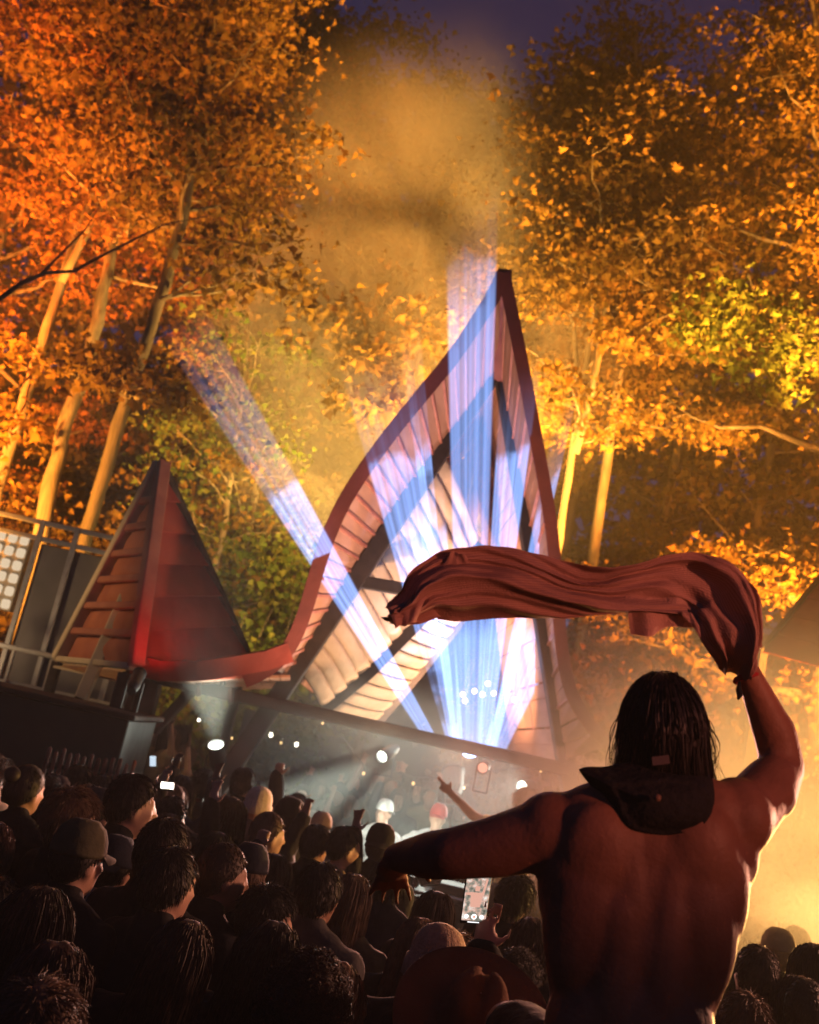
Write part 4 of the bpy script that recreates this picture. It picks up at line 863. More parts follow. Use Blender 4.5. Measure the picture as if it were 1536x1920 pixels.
# ================================================================== bare-backed man on shoulders
MY = 2.12
def MP(px, py, dy=0.0): return at(px, py, MY+dy)
PX = FPX/MY                                           # pixels per metre at the man
AX = (RC, F_, UC)
m = Prims()
# torso
m.ell(MP(1205, 1610, .03), (.188, .105, .15), AX); m.ell(MP(1204, 1690, .03), (.186, .105, .17), AX); m.ell(MP(1193, 1800, .025), (.176, .10, .19), AX); m.ell(MP(1180, 1940, .02), (.165, .11, .16), AX)
m.cap(MP(1070, 1552, .02), MP(1370, 1548, .02), .072, .072); m.ell(MP(1122, 1612, -.040), (.082, .05, .11), AX); m.ell(MP(1308, 1612, -.040), (.082, .05, .11), AX)      # scapulae
m.ell(MP(1075, 1660, .01), (.07, .08, .14), AX); m.ell(MP(1345, 1655, .01), (.06, .08, .14), AX)                                                                       # lats
m.cap(MP(1160, 1700, -.042), MP(1150, 1940, -.038), .048, .050); m.cap(MP(1250, 1700, -.042), MP(1222, 1940, -.038), .048, .050)                                          # erectors
m.ell(MP(1100, 1740, -.01), (.085, .07, .16), AX); m.ell(MP(1300, 1740, -.01), (.085, .07, .16), AX)
m.cap(MP(1170, 1560, -.03), MP(1182, 1700, -.04), .05, .045); m.cap(MP(1270, 1560, -.03), MP(1245, 1700, -.04), .05, .045)
m.cap(MP(1100, 1528, .0), MP(1215, 1490, .01), .058, .058); m.cap(MP(1345, 1520, .0), MP(1255, 1490, .01), .058, .058)                                                     # trapezius
m.cap(MP(1232, 1510, .02), MP(1238, 1430, .03), .064, .060)
# head (face turned to the stage)
m.ell(MP(1242, 1375, .03), (.078, .098, .110), AX); m.ell(MP(1242, 1415, .07), (.066, .07, .09), AX); m.ell(MP(1240, 1460, .10), (.048, .05, .045), AX); m.cap(MP(1242, 1390, .145), MP(1242, 1430, .17), .01, .015, 8)
m.ell(MP(1165, 1400, .04), (.01, .02, .03), AX); m.ell(MP(1320, 1400, .04), (.01, .02, .03), AX)
# left arm stretched out, forearm going away
m.ell(MP(1035, 1560, .02), (.078, .075, .078), AX); m.cap(MP(1030, 1562, .02), MP(930, 1588, .05), .070, .060); m.cap(MP(930, 1588, .05), MP(850, 1600, .08), .060, .051)
m.cap(MP(850, 1600, .08), MP(808, 1604, .14), .051, .049); m.cap(MP(808, 1604, .14), MP(742, 1608, .26), .049, .030)
wl_ = MP(742, 1608, .26); m.hand(wl_, F_*.75-UC*.75-RC*.12, RC*.9+F_*.2, -UC*.4-F_*.7, 'open', 1.0)
# right arm raised
m.ell(MP(1382, 1532, .02), (.072, .074, .078), AX); m.ell(MP(1384, 1510, .03), (.055, .06, .052), AX); m.cap(MP(1388, 1540, .03), MP(1448, 1466, .10), .066, .056); m.cap(MP(1440, 1490, .08), MP(1466, 1440, .14), .058, .047); m.ell(MP(1372, 1600, .02), (.052, .065, .08), AX)
m.cap(MP(1468, 1442, .14), MP(1452, 1370, .13), .046, .045); m.cap(MP(1452, 1375, .13), MP(1402, 1258, .10), .045, .026)
wr_ = MP(1402, 1258, .10); m.hand(wr_, UC*1.0-RC*.1, F_, RC, 'fist', .8)
# hips and thighs over the carrier's shoulders
m.ell(MP(1178, 2060, .05), (.18, .14, .12), AX)
pel = MP(1178, 2080, .06)
for s in (-1, 1):
    h = pel+Vector((s*.10, .02, 0)); k = pel+Vector((s*.17, .42, .0)); a = k+Vector((0, .06, -.42)); m.cap(h, k, .088, .062); m.cap(k, a, .06, .04); m.cap(a, a+Vector((0, .16, -.04)), .042, .03)
mr = empty('person', (pel.x, pel.y, pel.z-.12), 'bare backed long haired person on shoulders swinging a cloth overhead', 'person')
M['man_skin'] = mat('man_skin', (.34, .15, .085), .5, (.25, .105, .06), 11, .12, 90, .3); M['man_skin'].node_tree.nodes['Principled BSDF'].inputs['Specular IOR Level'].default_value = .2
link('body', m.build('body', .0062, 15, M['man_skin']), mr)
# shorts
p = Prims(); p.ell(MP(1178, 2075, .05), (.195, .155, .115), AX)
for s in (-1, 1): p.cap(pel+Vector((s*.10, .02, 0)), pel+Vector((s*.16, .34, 0)), .102, .085)
link('shorts', p.build('shorts', .012, 3, M['c_black']), mr)
# wet hair: shell plus clumped strands falling to the collar
rng = np.random.default_rng(5); V, Fc = [], []
hc = np3(MP(1243, 1372, .03)); bas = np.array([np3(RC), np3(F_), np3(UC)]); hr = np.array([.081, .106, .115])
seg, ring = 40, 26
for i in range(ring+1):
    for j in range(seg):
        t = math.pi*i/ring*.78; a = 2*math.pi*j/seg; d = np.array([math.sin(t)*math.cos(a), math.sin(t)*math.sin(a), math.cos(t)])
        g = .011*mnoise.noise(Vector((d[0]*6, d[1]*6, d[2]*2.5)))+.006*mnoise.noise(Vector((d[0]*13, d[1]*13, d[2]*5)))+.004*math.sin(a*23+2*mnoise.noise(Vector((d[0]*3, d[1]*3, 1))))*math.sin(t)
        V.append(hc+(d*(hr+g))@bas)
for i in range(ring):
    for j in range(seg): a = i*seg+j; c = i*seg+(j+1) % seg; Fc.append((a, a+seg, c+seg, c))
b0 = len(V); rows, cols = 12, 36                       # hanging mass over the nape
for r in range(rows):
    for j in range(cols):
        a = math.pi*(.93+1.14*j/(cols-1)); f = r/(rows-1); k = 1+.05*math.sin(j*2.3)+.04*math.sin(j*5.1+r*.3)
        V.append(hc+np.array([math.cos(a)*(hr[0]*(.98+.02*f))*k, math.sin(a)*hr[1]*k*.98, .0-(.135+.012*math.sin(j*3.7))*f])@bas)
for r in range(rows-1):
    for j in range(cols-1): a = b0+r*cols+j; Fc.append((a, a+1, a+cols+1, a+cols))
for i in range(1500):
    a = rng.uniform(0, 2*math.pi); st = rng.uniform(.1, 1.0); tip = rng.uniform(.10, .165)*(1.0 if math.sin(a) < .3 else .75); n = 8; pts = []; cl = rng.normal()*.02; fl = rng.normal(0, .4)
    wdt = rng.uniform(.002, .004)
    for j in range(n):
        f = j/(n-1); t = st*.5*math.pi*(1-f)**0+ (math.pi/2-st*.5*math.pi)*min(1, f*1.6)
        if f < .62: d = np.array([math.sin(t)*math.cos(a), math.sin(t)*math.sin(a), math.cos(t)])*(hr+.004+.003*rng.random())
        else:
            g = (f-.62)/.38; d = np.array([math.cos(a)*(hr[0]+.004+cl*g*.8), math.sin(a)*(hr[1]+.004), -tip*g]); d[0] += .010*fl*g*math.sin(g*5+i); d[2] += .004*math.sin(g*7+i)
        d = d+np.array([math.cos(a+1.57), math.sin(a+1.57), 0])*(.006*math.sin(f*8+i*1.7)*f); pts.append(hc+d@bas)
    strands(V, Fc, np.array(pts), wdt, rng)
for i in range(60):                                     # loose wet wisps at the sides
    s = -1 if i % 2 else 1; a = (0 if s > 0 else math.pi)+rng.normal(0, .35); n = 9; pts = []; L = rng.uniform(.08, .17); o = rng.uniform(0, .022); ph = rng.uniform(0, 6)
    for j in range(n):
        f = j/(n-1); pts.append(hc+np.array([math.cos(a)*(hr[0]+.003+o*math.sin(f*2.6)*1.2)+.004*math.sin(f*7+ph), math.sin(a)*hr[1], .03-L*f])@bas)
    strands(V, Fc, np.array(pts), .0022, rng)
M['hair_wet'] = mat('wet_hair', (.012, .009, .009), .5, (.02, .014, .012), 30, 0, 1, .4)
link('hair', mesh('hair', V, Fc, M['hair_wet'], True), mr)
# dark sun hat hanging on the nape
OUT = [(1086, 1444), (1100, 1438), (1135, 1440), (1165, 1432), (1200, 1428), (1240, 1426), (1285, 1430), (1318, 1442), (1338, 1462), (1347, 1488), (1347, 1510), (1338, 1532), (1315, 1552), (1278, 1566), (1235, 1572), (1192, 1566), (1150, 1556), (1124, 1530), (1118, 1504), (1112, 1478), (1096, 1460)]
O3 = [np3(v) for v in smooth_poly([MP(x, y, -.02) for x, y in OUT]+[MP(*OUT[0], -.02)], 2)[:-1]]; cen = np3(MP(1238, 1490, -.02)); fw = np3(F_); V, Fc = [], []; n = len(O3); K = 20
for r in range(K+1):
    f = r/K
    for j, o in enumerate(O3):
        q = cen+(o-cen)*(1-f*.999); bul = .095*math.sin(min(1, f*1.15)*math.pi/2)**.8+.012*mnoise.noise(Vector((q[0]*14, q[1]*14, q[2]*14)))*math.sin(math.pi*min(1, f*1.3))+.012*math.exp(-((f-.28)/.06)**2); V.append(q-fw*bul)
for r in range(K):
    for j in range(n): a = r*n+j; c = r*n+(j+1) % n; Fc.append((a, c, c+n, a+n))
hb = len(V)
for r in range(K+1):
    for j in range(n): V.append(V[r*n+j]+fw*.006)
for r in range(K):
    for j in range(n): a = hb+r*n+j; c = hb+r*n+(j+1) % n; Fc.append((a, a+n, c+n, c))
for j in range(n): c = (j+1) % n; Fc.append((j, hb+j, hb+c, c))
M['hat_black'] = mat('black_canvas', (.014, .013, .015), .85, (.02, .019, .02), 14, .45, 70, .2)
hat = link('hanging_hat', mesh('hanging_hat', V, Fc, M['hat_black'], True), mr); hat['label'] = 'black brimmed sun hat hanging at the nape'
tgm = mat('label_patch', (.10, .07, .06), .6, (.07, .05, .045), 20)
def patch(name, pts, par):
    q = [MP(x, y, d) for x, y, d in pts]; o = slab(name, [(q[0], q[1]), (q[3], q[2])], .004, tgm, mr); return o
patch('hair_clip', [(1222, 1420, -.098), (1254, 1416, -.098), (1256, 1432, -.102), (1224, 1436, -.102)], hat)
tg = link('toggle', bm_mesh('toggle', uv_ball(.007), mat('toggle_wood', (.22, .12, .07), .5), True), mr); tg.location = tg.location+MP(1233, 1496, -.128)
# wrist band
wb_ = [MP(1402+17*math.cos(t)*1.35+3*math.sin(t), 1272+5*math.sin(t)-6*math.cos(t), .10+.028*math.sin(t)) for t in np.linspace(0, 2*math.pi, 17)]
V, Fc = tube_np(wb_, [.006]*17, 6); link('wristband', mesh('wristband', V, Fc, M['c_red'], True), mr)
V, Fc = tube_np([MP(1387, 1278, .08), MP(1385, 1292, .075), MP(1388, 1302, .07), MP(1384, 1312, .07)], [.003, .006, .007, .002], 6); link('band_tail', mesh('band_tail', V, Fc, M['c_black'], True), mr)
# ------------------------------------------------------------------ swung cloth
def linen():
    m_ = mat('rust_linen', (.52, .30, .24), .95, (.42, .23, .18), 6, .4, 260, .1); nt = m_.node_tree; n = nt.nodes; l = nt.links; b = n['Principled BSDF']
    uv = n.new('ShaderNodeUVMap'); wv = n.new('ShaderNodeTexWave'); wv.bands_direction = 'Y'; wv.inputs['Scale'].default_value = 5.5; wv.inputs['Distortion'].default_value = .3; l.new(uv.outputs[0], wv.inputs[0])
    src = b.inputs['Base Color'].links[0].from_socket; mx = n.new('ShaderNodeMix'); mx.data_type = 'RGBA'; mx.blend_type = 'MULTIPLY'; mx.inputs[7].default_value = (.72, .66, .64, 1); l.new(src, mx.inputs[6])
    mr = n.new('ShaderNodeMapRange'); mr.inputs[1].default_value = .55; mr.inputs[2].default_value = .8; l.new(wv.outputs['Fac'], mr.inputs[0]); l.new(mr.outputs[0], mx.inputs[0]); l.new(mx.outputs[2], b.inputs['Base Color'])
    tr = n.new('ShaderNodeBsdfTranslucent'); tr.inputs[0].default_value = (.40, .20, .14, 1); ms = n.new('ShaderNodeMixShader'); ms.inputs[0].default_value = .22; l.new(b.outputs[0], ms.inputs[1]); l.new(tr.outputs[0], ms.inputs[2]); l.new(ms.outputs[0], n['Material Output'].inputs[0]); return m_
M['linen'] = linen()
SEC = [(728, 1157, 15, -.02), (745, 1155, 24, -.01), (775, 1140, 36, 0), (805, 1112, 58, 0), (845, 1102, 72, .01), (900, 1098, 72, .02), (960, 1097, 70, .02), (1030, 1102, 62, .02), (1090, 1110, 52, .02), (1145, 1112, 45, .02), (1195, 1105, 48, .02), (1250, 1098, 60, .03), (1300, 1098, 68, .04), (1342, 1112, 74, .02), (1366, 1145, 72, .0), (1384, 1180, 64, -.01), (1393, 1212, 54, .0), (1398, 1240, 42, .03), (1402, 1256, 34, .05), (1404, 1268, 27, .065)]
NS, NA = 220, 84; S = np.array(SEC, float); ts = np.linspace(0, len(SEC)-1, NS)
def spl(c): 
    k = np.arange(len(SEC)); y = np.interp(ts, k, S[:, c])
    for _ in range(10): y[1:-1] = (y[:-2]+2*y[1:-1]+y[2:])/4
    return y
X_, Y_, H_, D_ = spl(0), spl(1), spl(2), spl(3); V, Fc, UVc = [], [], []
CL = np.array([np3(MP(X_[i], Y_[i], D_[i])) for i in range(NS)]); T = np.gradient(CL, axis=0); T /= np.linalg.norm(T, axis=1)[:, None]
def pleat(x): return (2/math.pi)*math.asin(.96*math.sin(x))
for i in range(NS):
    t = T[i]; side = np.cross(t, np3(F_)); side /= np.linalg.norm(side); nn = np.cross(side, t); h = H_[i]/PX; s = i/(NS-1); gath = max(0, (s-.72)/.28)
    for j in range(NA):
        v = -1+2*j/(NA-1); wn_ = mnoise.noise(Vector((s*5, v*1.2, .3))); w2 = mnoise.noise(Vector((s*13, v*2.5, 2.0)))
        ph = 3.2*v+7.5*s+1.3*wn_                                  # diagonal pleats running round as the cloth twists
        z = .030*pleat(ph*1.0)+.017*pleat(ph*2.3+2.0+3*s)+.007*math.sin(ph*5.1+4*wn_)+.010*w2
        z *= .78*(1-.35*gath); edge = 1+.07*mnoise.noise(Vector((s*9, 8.0 if v > 0 else 3.0, 0)))+.03*mnoise.noise(Vector((s*31, 8.0 if v > 0 else 3.0, 0)))
        curl = -.035*(1-math.cos(v*1.5))*(1+1.2*gath)             # the sheet rolls away at both edges
        V.append(CL[i]+side*(v*h*edge+.006*w2)+nn*(z if nn.dot(np3(F_)) < 0 else -z)+np3(F_)*(-curl)); UVc.append((s*6, v))
Nv = len(V); V += [p+np3(F_)*.0025 for p in V]; UVc += UVc
for i in range(NS-1):
    for j in range(NA-1): a = i*NA+j; Fc += [(a, a+1, a+NA+1, a+NA), (Nv+a+NA, Nv+a+NA+1, Nv+a+1, Nv+a)]
for i in range(NS-1):
    for j in (0, NA-1): a = i*NA+j; Fc.append((a, a+NA, Nv+a+NA, Nv+a) if j == 0 else (a+NA, a, Nv+a, Nv+a+NA))
for i in (0, NS-1):
    for j in range(NA-1): a = i*NA+j; Fc.append((a+1, a, Nv+a, Nv+a+1))
cme = mesh('cloth', V, Fc, M['linen'], True); ul = cme.uv_layers.new(name='UVMap'); li = np.empty(len(cme.loops), np.int32); cme.loops.foreach_get('vertex_index', li); ul.data.foreach_set('uv', np.array(UVc)[li].ravel().astype(np.float32)); clo = link('cloth', cme); tag(clo, 'rust brown linen cloth twisted in the air from the raised hand', 'cloth')
def flap(pts, nx, ny, amp, seed):
    q = [MP(*p) for p in pts]; V, Fc = [], []; fwv = F_
    for iy in range(ny+1):
        for ix in range(nx+1):
            u, v = ix/nx, iy/ny; p = q[0].lerp(q[1], u).lerp(q[3].lerp(q[2], u), v); V.append(p+fwv*(amp*math.sin(u*9+v*2+seed)*v+amp*.5*math.sin(u*17+seed))+UC*(amp*.4*math.sin(u*11+seed*2)*v))
    N = len(V); V += [p+F_*.003 for p in V]
    for iy in range(ny):
        for ix in range(nx): a = iy*(nx+1)+ix; Fc += [(a, a+1, a+nx+2, a+nx+1), (N+a+nx+1, N+a+nx+2, N+a+1, N+a)]
    o = link('flap', mesh('flap', V, Fc, M['linen'], True), clo, False)
flap([(1176, 1120, .05), (1330, 1120, .06), (1322, 1168, .06), (1184, 1194, .05)], 40, 14, .011, 1.0)
flap([(828, 1062, .03), (880, 1056, .03), (872, 1040, .02), (842, 1033, .02)], 10, 6, .005, 2.0)
flap([(726, 1140, -.01), (800, 1118, 0), (780, 1166, -.02), (742, 1178, -.03)], 16, 8, .006, 3.0)
# carrier
cr = at(1178, 2080, MY); person('person carrying the bare backed person on the shoulders', cr.x, MY+.16, 1.74, R(-5), hair=('short', HB), top=('jacket', 'c_black'))
# ================================================================== lamps
def lamp(name, label, loc, target, col, power, size, blend=0.5, radius=0.12, lens=0.11, glow=20.0, group=None, data_only=False):
    loc = Vector(loc); target = Vector(target); d = (target-loc).normalized()
    root = empty(name, (loc.x, loc.y, loc.z), label, 'lamp', group)
    q = d.to_track_quat('Z', 'Y').to_matrix().to_4x4()
    bm = bmesh.new(); n = 18
    prof = [(0.0, -.30), (lens*.75, -.30), (lens*1.05, -.22), (lens*1.1, -.02), (lens*1.2, -.015), (lens*1.2, .0), (lens*1.0, .0), (lens*.96, -.02)]
    rings = []
    for r, z in prof:
        rings.append([bm.verts.new((max(r, .001)*math.cos(k*2*math.pi/n), max(r, .001)*math.sin(k*2*math.pi/n), z)) for k in range(n)])
    for a, b in zip(rings, rings[1:]):
        for k in range(n): bm.faces.new((a[k], a[(k+1) % n], b[(k+1) % n], b[k]))
    bmesh.ops.transform(bm, matrix=q, verts=bm.verts)
    o = bpy.data.objects.new('housing', bm_mesh('housing', bm, M['black'])); C.objects.link(o); o.parent = root
    bm = bmesh.new(); bmesh.ops.create_circle(bm, cap_ends=True, segments=18, radius=lens*.96)
    for v in bm.verts: v.co.z = -.025
    bmesh.ops.transform(bm, matrix=q, verts=bm.verts)
    o = bpy.data.objects.new('lens', bm_mesh('lens', bm, emis('lamp_glow', col, glow))); C.objects.link(o); o.parent = root
    bm = bmesh.new(); side = d.cross(Vector((0, 0, 1))); side = side.normalized() if side.length > .05 else Vector((1, 0, 0))
    back = -d*.15; low = Vector((0, 0, -.24))
    for s in (-1, 1): beam_bm(bm, back+side*(s*lens*1.35), back+side*(s*lens*1.35)+low, .012, .035)
    beam_bm(bm, back+side*(-lens*1.4)+low, back+side*(lens*1.4)+low, .035, .012)
    o = bpy.data.objects.new('yoke', bm_mesh('yoke', bm, M['black'])); C.objects.link(o); o.parent = root
    if power > 0:
        ld = bpy.data.lights.new(name, 'SPOT'); ld.energy = power; ld.color = col; ld.spot_size = R(size); ld.spot_blend = blend; ld.shadow_soft_size = radius
        lo = bpy.data.objects.new('light', ld); C.objects.link(lo); lo.parent = root; lo.location = d*.03; lo.rotation_euler = d.to_track_quat('-Z', 'Y').to_euler()
    return root
OR = (1.0, 0.36, 0.04); DO = (1.0, 0.22, 0.02); YE = (1.0, 0.58, 0.12); WW = (1.0, .60, .34); CW = (.93, 1.0, .86)
g = 'floodlights washing the trees'
lamp('floodlight', 'amber floodlight aimed up the left trunks', (-6.6, 12.0, 1.2), at(110, 600, 18), OR, 22000, 85, 1, .3, group=g)
lamp('floodlight', 'deep orange floodlight aimed at the upper left crowns', (-8.4, 13.0, 1.5), at(170, 150, 21), DO, 55000, 75, 1, .3, group=g)
lamp('floodlight', 'yellow floodlight behind the canopy gable', (.0, 14.5, 4.4), at(660, 470, 18.5), (1, .54, .11), 10000, 120, 1, .3, group=g)
lamp('floodlight', 'yellow floodlight behind the right canopy slope', (1.7, 14.75, 4.2), at(1180, 200, 18), (1, .47, .085), 13000, 105, 1, .3, group=g)
lamp('floodlight', 'orange floodlight aimed up at the right crowns', (7.4, 10.6, 1.2), at(1330, 230, 17), OR, 125000, 80, 1, .3, group=g)
lamp('floodlight', 'deep orange floodlight aimed at the right shrubs', (7.8, 10.2, 1.2), at(1280, 1000, 17), DO, 14000, 70, 1, .3, group=g)
# stage lamps
g = 'warm footlights below the canopy'
lamp('footlight', 'warm footlight aimed at the left canopy soffit', at(800, 1590, 9.3), at(720, 900, 10.2), WW, 900, 100, 1, .12, group=g)
lamp('footlight', 'warm footlight inside the canopy aimed at the shingles', at(860, 1480, 12.6), at(700, 1150, 12.2), (1, .68, .42), 420, 120, 1, .12, group=g)
lamp('footlight', 'warm footlight inside the canopy aimed at the rear gable', at(850, 1445, 11.9), at(860, 1000, 14), WW, 2000, 120, 1, .12, group=g)
lamp('spotlight', 'white spotlight with an upward beam left of the slanted leg', at(405, 1396, 10.6), at(385, 1180, 9.8), CW, 4000, 38, .35, .06, lens=.075, glow=60)
lamp('spotlight', 'white spotlight throwing a broad beam down left over the crowd', at(716, 1419, 11.4), at(530, 1535, 10.0), CW, 10000, 22, .4, .06, lens=.06, glow=60)
lamp('spotlight', 'small white spotlight beside the raised arm', at(978, 1476, 12.4), at(740, 1500, 10.5), CW, 1400, 70, .8, .06, lens=.07, glow=40)
lamp('performer_fill_lamp', 'small white lamp on the desk aimed at the performers', Vector((dx-.1, 9.86, 1.30)), at(775, 1530, 11), CW, 110, 95, .8, .06, lens=.03, glow=2)  # unseen lamp added to brighten the performers
lamp('red_wash_lamp', 'red wash lamp at the foot of the small tent', at(262, 1262, 9.3), at(345, 1080, 11), (1, .05, .05), 30, 62, 1, .08, lens=.05, glow=4)
lamp('red_wash_lamp', 'red wash lamp on a mast behind the crowd', (4.0, -1.4, 3.3), at(1130, 910, 2.1), (1, .28, .17), 760, 22, 1, .15)
lamp('crowd_wash_lamp', 'coral wash lamp under the tie beam aimed at the crowd', at(905, 1440, 10.4), at(420, 1760, 3.5), (1, .40, .28), 2800, 62, 1, .2, lens=.05, glow=1.0)
lamp('crowd_wash_lamp', 'amber wash lamp at right aimed across the front rows', (4.6, 5.2, 2.7), at(500, 1800, 2.6), (1, .42, .26), 1000, 70, 1, .2, lens=.06, glow=3)
lamp('tent_fill_lamp', 'warm flood beside the lamp panel aimed at the small tent', (-5.6, 9.4, 3.4), at(180, 1130, 11.4), (1, .60, .24), 200, 60, 1, .2, lens=.08, glow=6)  # added lamp standing in for the panel's glow on tent and railing
lamp('panel_fill_lamp', 'warm uplight at the foot of the lamp panel', (-5.0, 11.3, 1.9), at(90, 1110, 13.2), (1, .66, .34), 80, 80, 1, .15, lens=.07, glow=3)  # unseen lamp added to warm the panel and railing
lamp('floodlight', 'yellow floodlight behind the small tent', at(330, 1250, 12.7), at(440, 980, 17), YE, 1900, 110, 1, .2, group='floodlights washing the trees')  # unseen lamp added to lift the dark gap in the foliage
lamp('smoke_floodlight', 'yellow floodlight shining through the thick smoke at right', (4.9, 8.2, 1.6), at(1440, 1480, 6.0), (1, .50, .14), 3600, 100, 1, .2)
# ================================================================== laser sheets: scattered beam light painted as thin emissive meshes
LO = at(880, 1408, 12.6)
lamp('laser_projector', 'blue laser projector on the beam inside the canopy', at(882, 1412, 12.75), at(880, 1000, 11), (.35, .55, 1.0), 260, 70, .3, .05, lens=.09, glow=25)
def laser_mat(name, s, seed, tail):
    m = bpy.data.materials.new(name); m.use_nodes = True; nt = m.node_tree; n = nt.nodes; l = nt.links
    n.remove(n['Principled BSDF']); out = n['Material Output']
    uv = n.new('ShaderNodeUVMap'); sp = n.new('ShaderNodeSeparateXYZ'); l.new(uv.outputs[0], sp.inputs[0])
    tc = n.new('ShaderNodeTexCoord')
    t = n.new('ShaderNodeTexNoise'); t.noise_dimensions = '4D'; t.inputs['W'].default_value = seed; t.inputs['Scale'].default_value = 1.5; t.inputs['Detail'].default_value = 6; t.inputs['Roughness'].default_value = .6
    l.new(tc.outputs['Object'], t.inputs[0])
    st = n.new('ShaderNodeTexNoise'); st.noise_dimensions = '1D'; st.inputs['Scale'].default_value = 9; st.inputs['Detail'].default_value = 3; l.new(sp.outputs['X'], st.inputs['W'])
    # painted smoke patches thin out along the beam
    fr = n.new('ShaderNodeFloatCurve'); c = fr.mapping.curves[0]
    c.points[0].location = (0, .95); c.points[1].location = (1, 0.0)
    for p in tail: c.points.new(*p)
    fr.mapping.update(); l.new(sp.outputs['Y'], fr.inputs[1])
    # painted smoke glow = smoothstep(noise + (fr-.5)*1.2)
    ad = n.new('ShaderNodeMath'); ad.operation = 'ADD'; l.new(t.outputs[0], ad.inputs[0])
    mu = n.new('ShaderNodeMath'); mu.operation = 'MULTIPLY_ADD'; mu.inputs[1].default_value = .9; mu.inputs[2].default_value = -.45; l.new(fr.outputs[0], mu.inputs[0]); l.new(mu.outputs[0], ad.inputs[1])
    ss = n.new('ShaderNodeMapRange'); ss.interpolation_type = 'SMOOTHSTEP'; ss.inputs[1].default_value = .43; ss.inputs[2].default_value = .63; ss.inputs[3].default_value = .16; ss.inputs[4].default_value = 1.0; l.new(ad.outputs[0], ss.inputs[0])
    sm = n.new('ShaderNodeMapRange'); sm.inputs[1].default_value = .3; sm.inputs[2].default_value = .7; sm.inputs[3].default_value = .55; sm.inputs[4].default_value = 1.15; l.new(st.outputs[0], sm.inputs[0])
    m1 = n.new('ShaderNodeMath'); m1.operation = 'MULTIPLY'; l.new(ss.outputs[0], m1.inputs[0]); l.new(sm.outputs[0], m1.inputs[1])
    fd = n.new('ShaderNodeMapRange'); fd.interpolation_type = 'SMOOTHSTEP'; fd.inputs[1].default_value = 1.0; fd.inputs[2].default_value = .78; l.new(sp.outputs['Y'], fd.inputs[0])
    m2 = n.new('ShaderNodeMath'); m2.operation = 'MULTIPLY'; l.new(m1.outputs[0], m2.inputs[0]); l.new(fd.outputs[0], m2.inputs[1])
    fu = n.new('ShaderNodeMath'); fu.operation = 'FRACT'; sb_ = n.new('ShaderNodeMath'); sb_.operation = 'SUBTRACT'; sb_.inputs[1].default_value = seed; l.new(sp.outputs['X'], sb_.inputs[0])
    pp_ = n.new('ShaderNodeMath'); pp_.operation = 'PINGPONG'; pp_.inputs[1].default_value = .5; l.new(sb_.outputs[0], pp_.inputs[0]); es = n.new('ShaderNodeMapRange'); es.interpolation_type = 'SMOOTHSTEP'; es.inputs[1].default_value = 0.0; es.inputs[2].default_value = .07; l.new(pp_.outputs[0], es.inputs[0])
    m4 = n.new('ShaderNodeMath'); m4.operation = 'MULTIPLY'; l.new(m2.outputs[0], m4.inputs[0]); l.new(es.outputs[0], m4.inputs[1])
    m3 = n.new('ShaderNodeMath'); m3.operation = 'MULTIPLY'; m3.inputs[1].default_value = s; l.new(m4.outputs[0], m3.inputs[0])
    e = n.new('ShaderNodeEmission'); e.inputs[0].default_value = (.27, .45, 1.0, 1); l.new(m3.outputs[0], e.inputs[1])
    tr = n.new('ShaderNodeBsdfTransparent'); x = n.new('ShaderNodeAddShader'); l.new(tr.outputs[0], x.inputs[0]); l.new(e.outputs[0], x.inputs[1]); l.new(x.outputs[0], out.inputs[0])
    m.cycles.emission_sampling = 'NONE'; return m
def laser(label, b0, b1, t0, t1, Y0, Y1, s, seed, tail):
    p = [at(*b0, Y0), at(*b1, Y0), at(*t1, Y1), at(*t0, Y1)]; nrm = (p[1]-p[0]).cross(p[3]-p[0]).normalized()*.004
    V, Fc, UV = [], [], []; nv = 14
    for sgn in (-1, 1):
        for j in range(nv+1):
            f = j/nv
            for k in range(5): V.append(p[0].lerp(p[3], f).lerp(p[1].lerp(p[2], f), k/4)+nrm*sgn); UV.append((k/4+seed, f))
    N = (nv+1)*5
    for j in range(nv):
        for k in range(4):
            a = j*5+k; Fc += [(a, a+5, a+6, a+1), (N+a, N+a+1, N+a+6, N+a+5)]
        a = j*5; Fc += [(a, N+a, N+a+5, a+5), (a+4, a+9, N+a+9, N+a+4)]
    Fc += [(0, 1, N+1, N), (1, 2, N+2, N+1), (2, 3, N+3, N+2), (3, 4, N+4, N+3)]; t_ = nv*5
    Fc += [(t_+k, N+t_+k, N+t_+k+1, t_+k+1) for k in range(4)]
    me = mesh('laser_glow_sheet', V, Fc, laser_mat('painted_laser_light', s, seed, tail)); u = me.uv_layers.new(name='UVMap')
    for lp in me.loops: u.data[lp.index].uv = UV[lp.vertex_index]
    o = link('laser_glow_sheet', me); tag(o, label, 'light beam', 'blue laser sheets'); return o
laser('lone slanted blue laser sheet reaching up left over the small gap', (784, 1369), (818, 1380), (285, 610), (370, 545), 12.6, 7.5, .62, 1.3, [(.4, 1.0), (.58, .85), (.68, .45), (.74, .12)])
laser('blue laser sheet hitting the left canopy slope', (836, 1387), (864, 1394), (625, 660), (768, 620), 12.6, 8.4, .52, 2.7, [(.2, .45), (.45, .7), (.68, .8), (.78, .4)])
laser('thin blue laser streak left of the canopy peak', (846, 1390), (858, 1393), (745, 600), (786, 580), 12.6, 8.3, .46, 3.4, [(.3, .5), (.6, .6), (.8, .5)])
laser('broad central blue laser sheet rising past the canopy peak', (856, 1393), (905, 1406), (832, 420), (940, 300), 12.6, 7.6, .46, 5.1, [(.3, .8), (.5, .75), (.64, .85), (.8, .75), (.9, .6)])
laser('bright blue laser sheet on the right inner slope', (896, 1404), (918, 1411), (938, 690), (1020, 660), 12.6, 9.0, .62, 4.4, [(.3, .7), (.5, .65), (.72, .85), (.84, .35)])
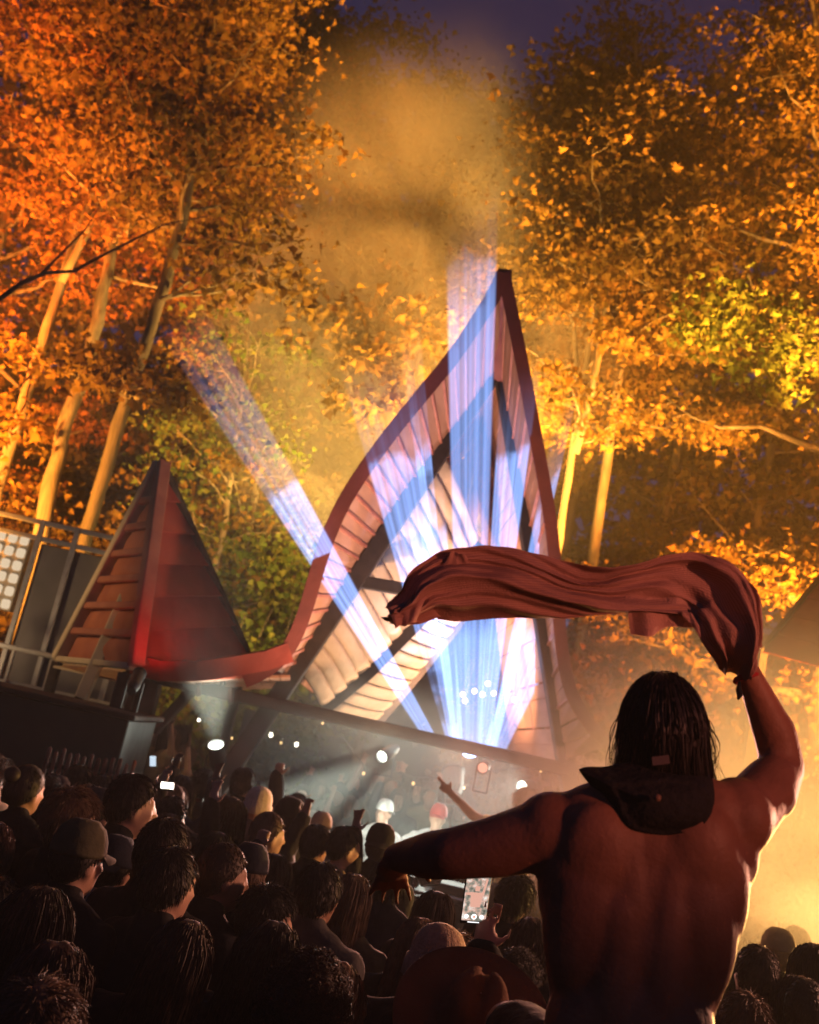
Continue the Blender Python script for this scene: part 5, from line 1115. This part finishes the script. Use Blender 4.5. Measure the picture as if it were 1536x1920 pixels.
laser('narrow blue laser sheet crossing the right rafter', (915, 1410), (930, 1415), (1036, 800), (1095, 690), 12.6, 9.4, .50, 6.2, [(.4, .7), (.65, .8), (.8, .45)])
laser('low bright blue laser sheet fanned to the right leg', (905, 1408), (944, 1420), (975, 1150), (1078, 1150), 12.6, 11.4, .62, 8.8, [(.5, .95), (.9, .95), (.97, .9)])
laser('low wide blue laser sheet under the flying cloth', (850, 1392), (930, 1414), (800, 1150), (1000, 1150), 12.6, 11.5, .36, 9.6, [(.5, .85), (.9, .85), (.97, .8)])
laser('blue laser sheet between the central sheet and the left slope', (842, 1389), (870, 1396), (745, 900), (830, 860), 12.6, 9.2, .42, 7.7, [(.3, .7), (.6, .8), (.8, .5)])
# ================================================================== haze
def vol_mat(name, col, dens, aniso=0.2):
    m = bpy.data.materials.new(name); m.use_nodes = True; n = m.node_tree.nodes; l = m.node_tree.links
    n.remove(n['Principled BSDF']); v = n.new('ShaderNodeVolumePrincipled'); v.inputs['Color'].default_value = (*col, 1)
    v.inputs['Density'].default_value = dens; v.inputs['Anisotropy'].default_value = aniso
    l.new(v.outputs[0], n['Material Output'].inputs['Volume']); return m, v
hm, _ = vol_mat('haze_air', (.9, .9, .9), 0.0025)
hz = link('haze', box_me('haze', (-45, -12, -1), (45, 62, 42), hm, 0)); tag(hz, 'thin stage haze hanging over the whole clearing', 'haze', kind='stuff')

def smoke(label, c, r, col, dens, scale, seed, lo=.42, hi=.75, aniso=.15):
    m, v = vol_mat('smoke', col, dens, aniso); nt = m.node_tree; n = nt.nodes; l = nt.links; tc = n.new('ShaderNodeTexCoord')
    t = n.new('ShaderNodeTexNoise'); t.noise_dimensions = '4D'; t.inputs['W'].default_value = seed; t.inputs['Scale'].default_value = scale; t.inputs['Detail'].default_value = 3; t.inputs['Distortion'].default_value = .6; l.new(tc.outputs['Object'], t.inputs[0])
    mr = n.new('ShaderNodeMapRange'); mr.interpolation_type = 'SMOOTHSTEP'; mr.inputs[1].default_value = lo; mr.inputs[2].default_value = hi; l.new(t.outputs[0], mr.inputs[0])
    ge = n.new('ShaderNodeVectorMath'); ge.operation = 'DIVIDE'; ge.inputs[1].default_value = r; l.new(tc.outputs['Object'], ge.inputs[0]); ln = n.new('ShaderNodeVectorMath'); ln.operation = 'LENGTH'; l.new(ge.outputs[0], ln.inputs[0])
    ed = n.new('ShaderNodeMapRange'); ed.interpolation_type = 'SMOOTHSTEP'; ed.inputs[1].default_value = 1.0; ed.inputs[2].default_value = .35; l.new(ln.outputs['Value'], ed.inputs[0])
    m1 = n.new('ShaderNodeMath'); m1.operation = 'MULTIPLY'; l.new(mr.outputs[0], m1.inputs[0]); l.new(ed.outputs[0], m1.inputs[1]); m2 = n.new('ShaderNodeMath'); m2.operation = 'MULTIPLY'; m2.inputs[1].default_value = dens; l.new(m1.outputs[0], m2.inputs[0]); l.new(m2.outputs[0], v.inputs['Density'])
    bm = uv_ball(1.0, 24, 14)
    for q in bm.verts: q.co = Vector([q.co[i]*r[i] for i in range(3)])
    o = link('smoke', bm_mesh('smoke', bm, m, True)); o.location = c; tag(o, label, 'smoke', kind='stuff'); return o
smoke('golden smoke column rising behind the canopy', at(780, 560, 17.2), (4.2, 2.0, 6.2), (.95, .92, .88), .75, .42, 3.0, .28, .78)
smoke('thick yellow smoke behind the raised arm at right', at(1450, 1490, 7.0), (2.4, 1.6, 1.5), (.95, .92, .88), .9, .9, 1.0, .30, .7)
smoke('pale smoke under the canopy around the desk', at(720, 1430, 10.9), (3.0, 1.3, .95), (.92, .94, .88), .3, .9, 6.0, .2, .7)
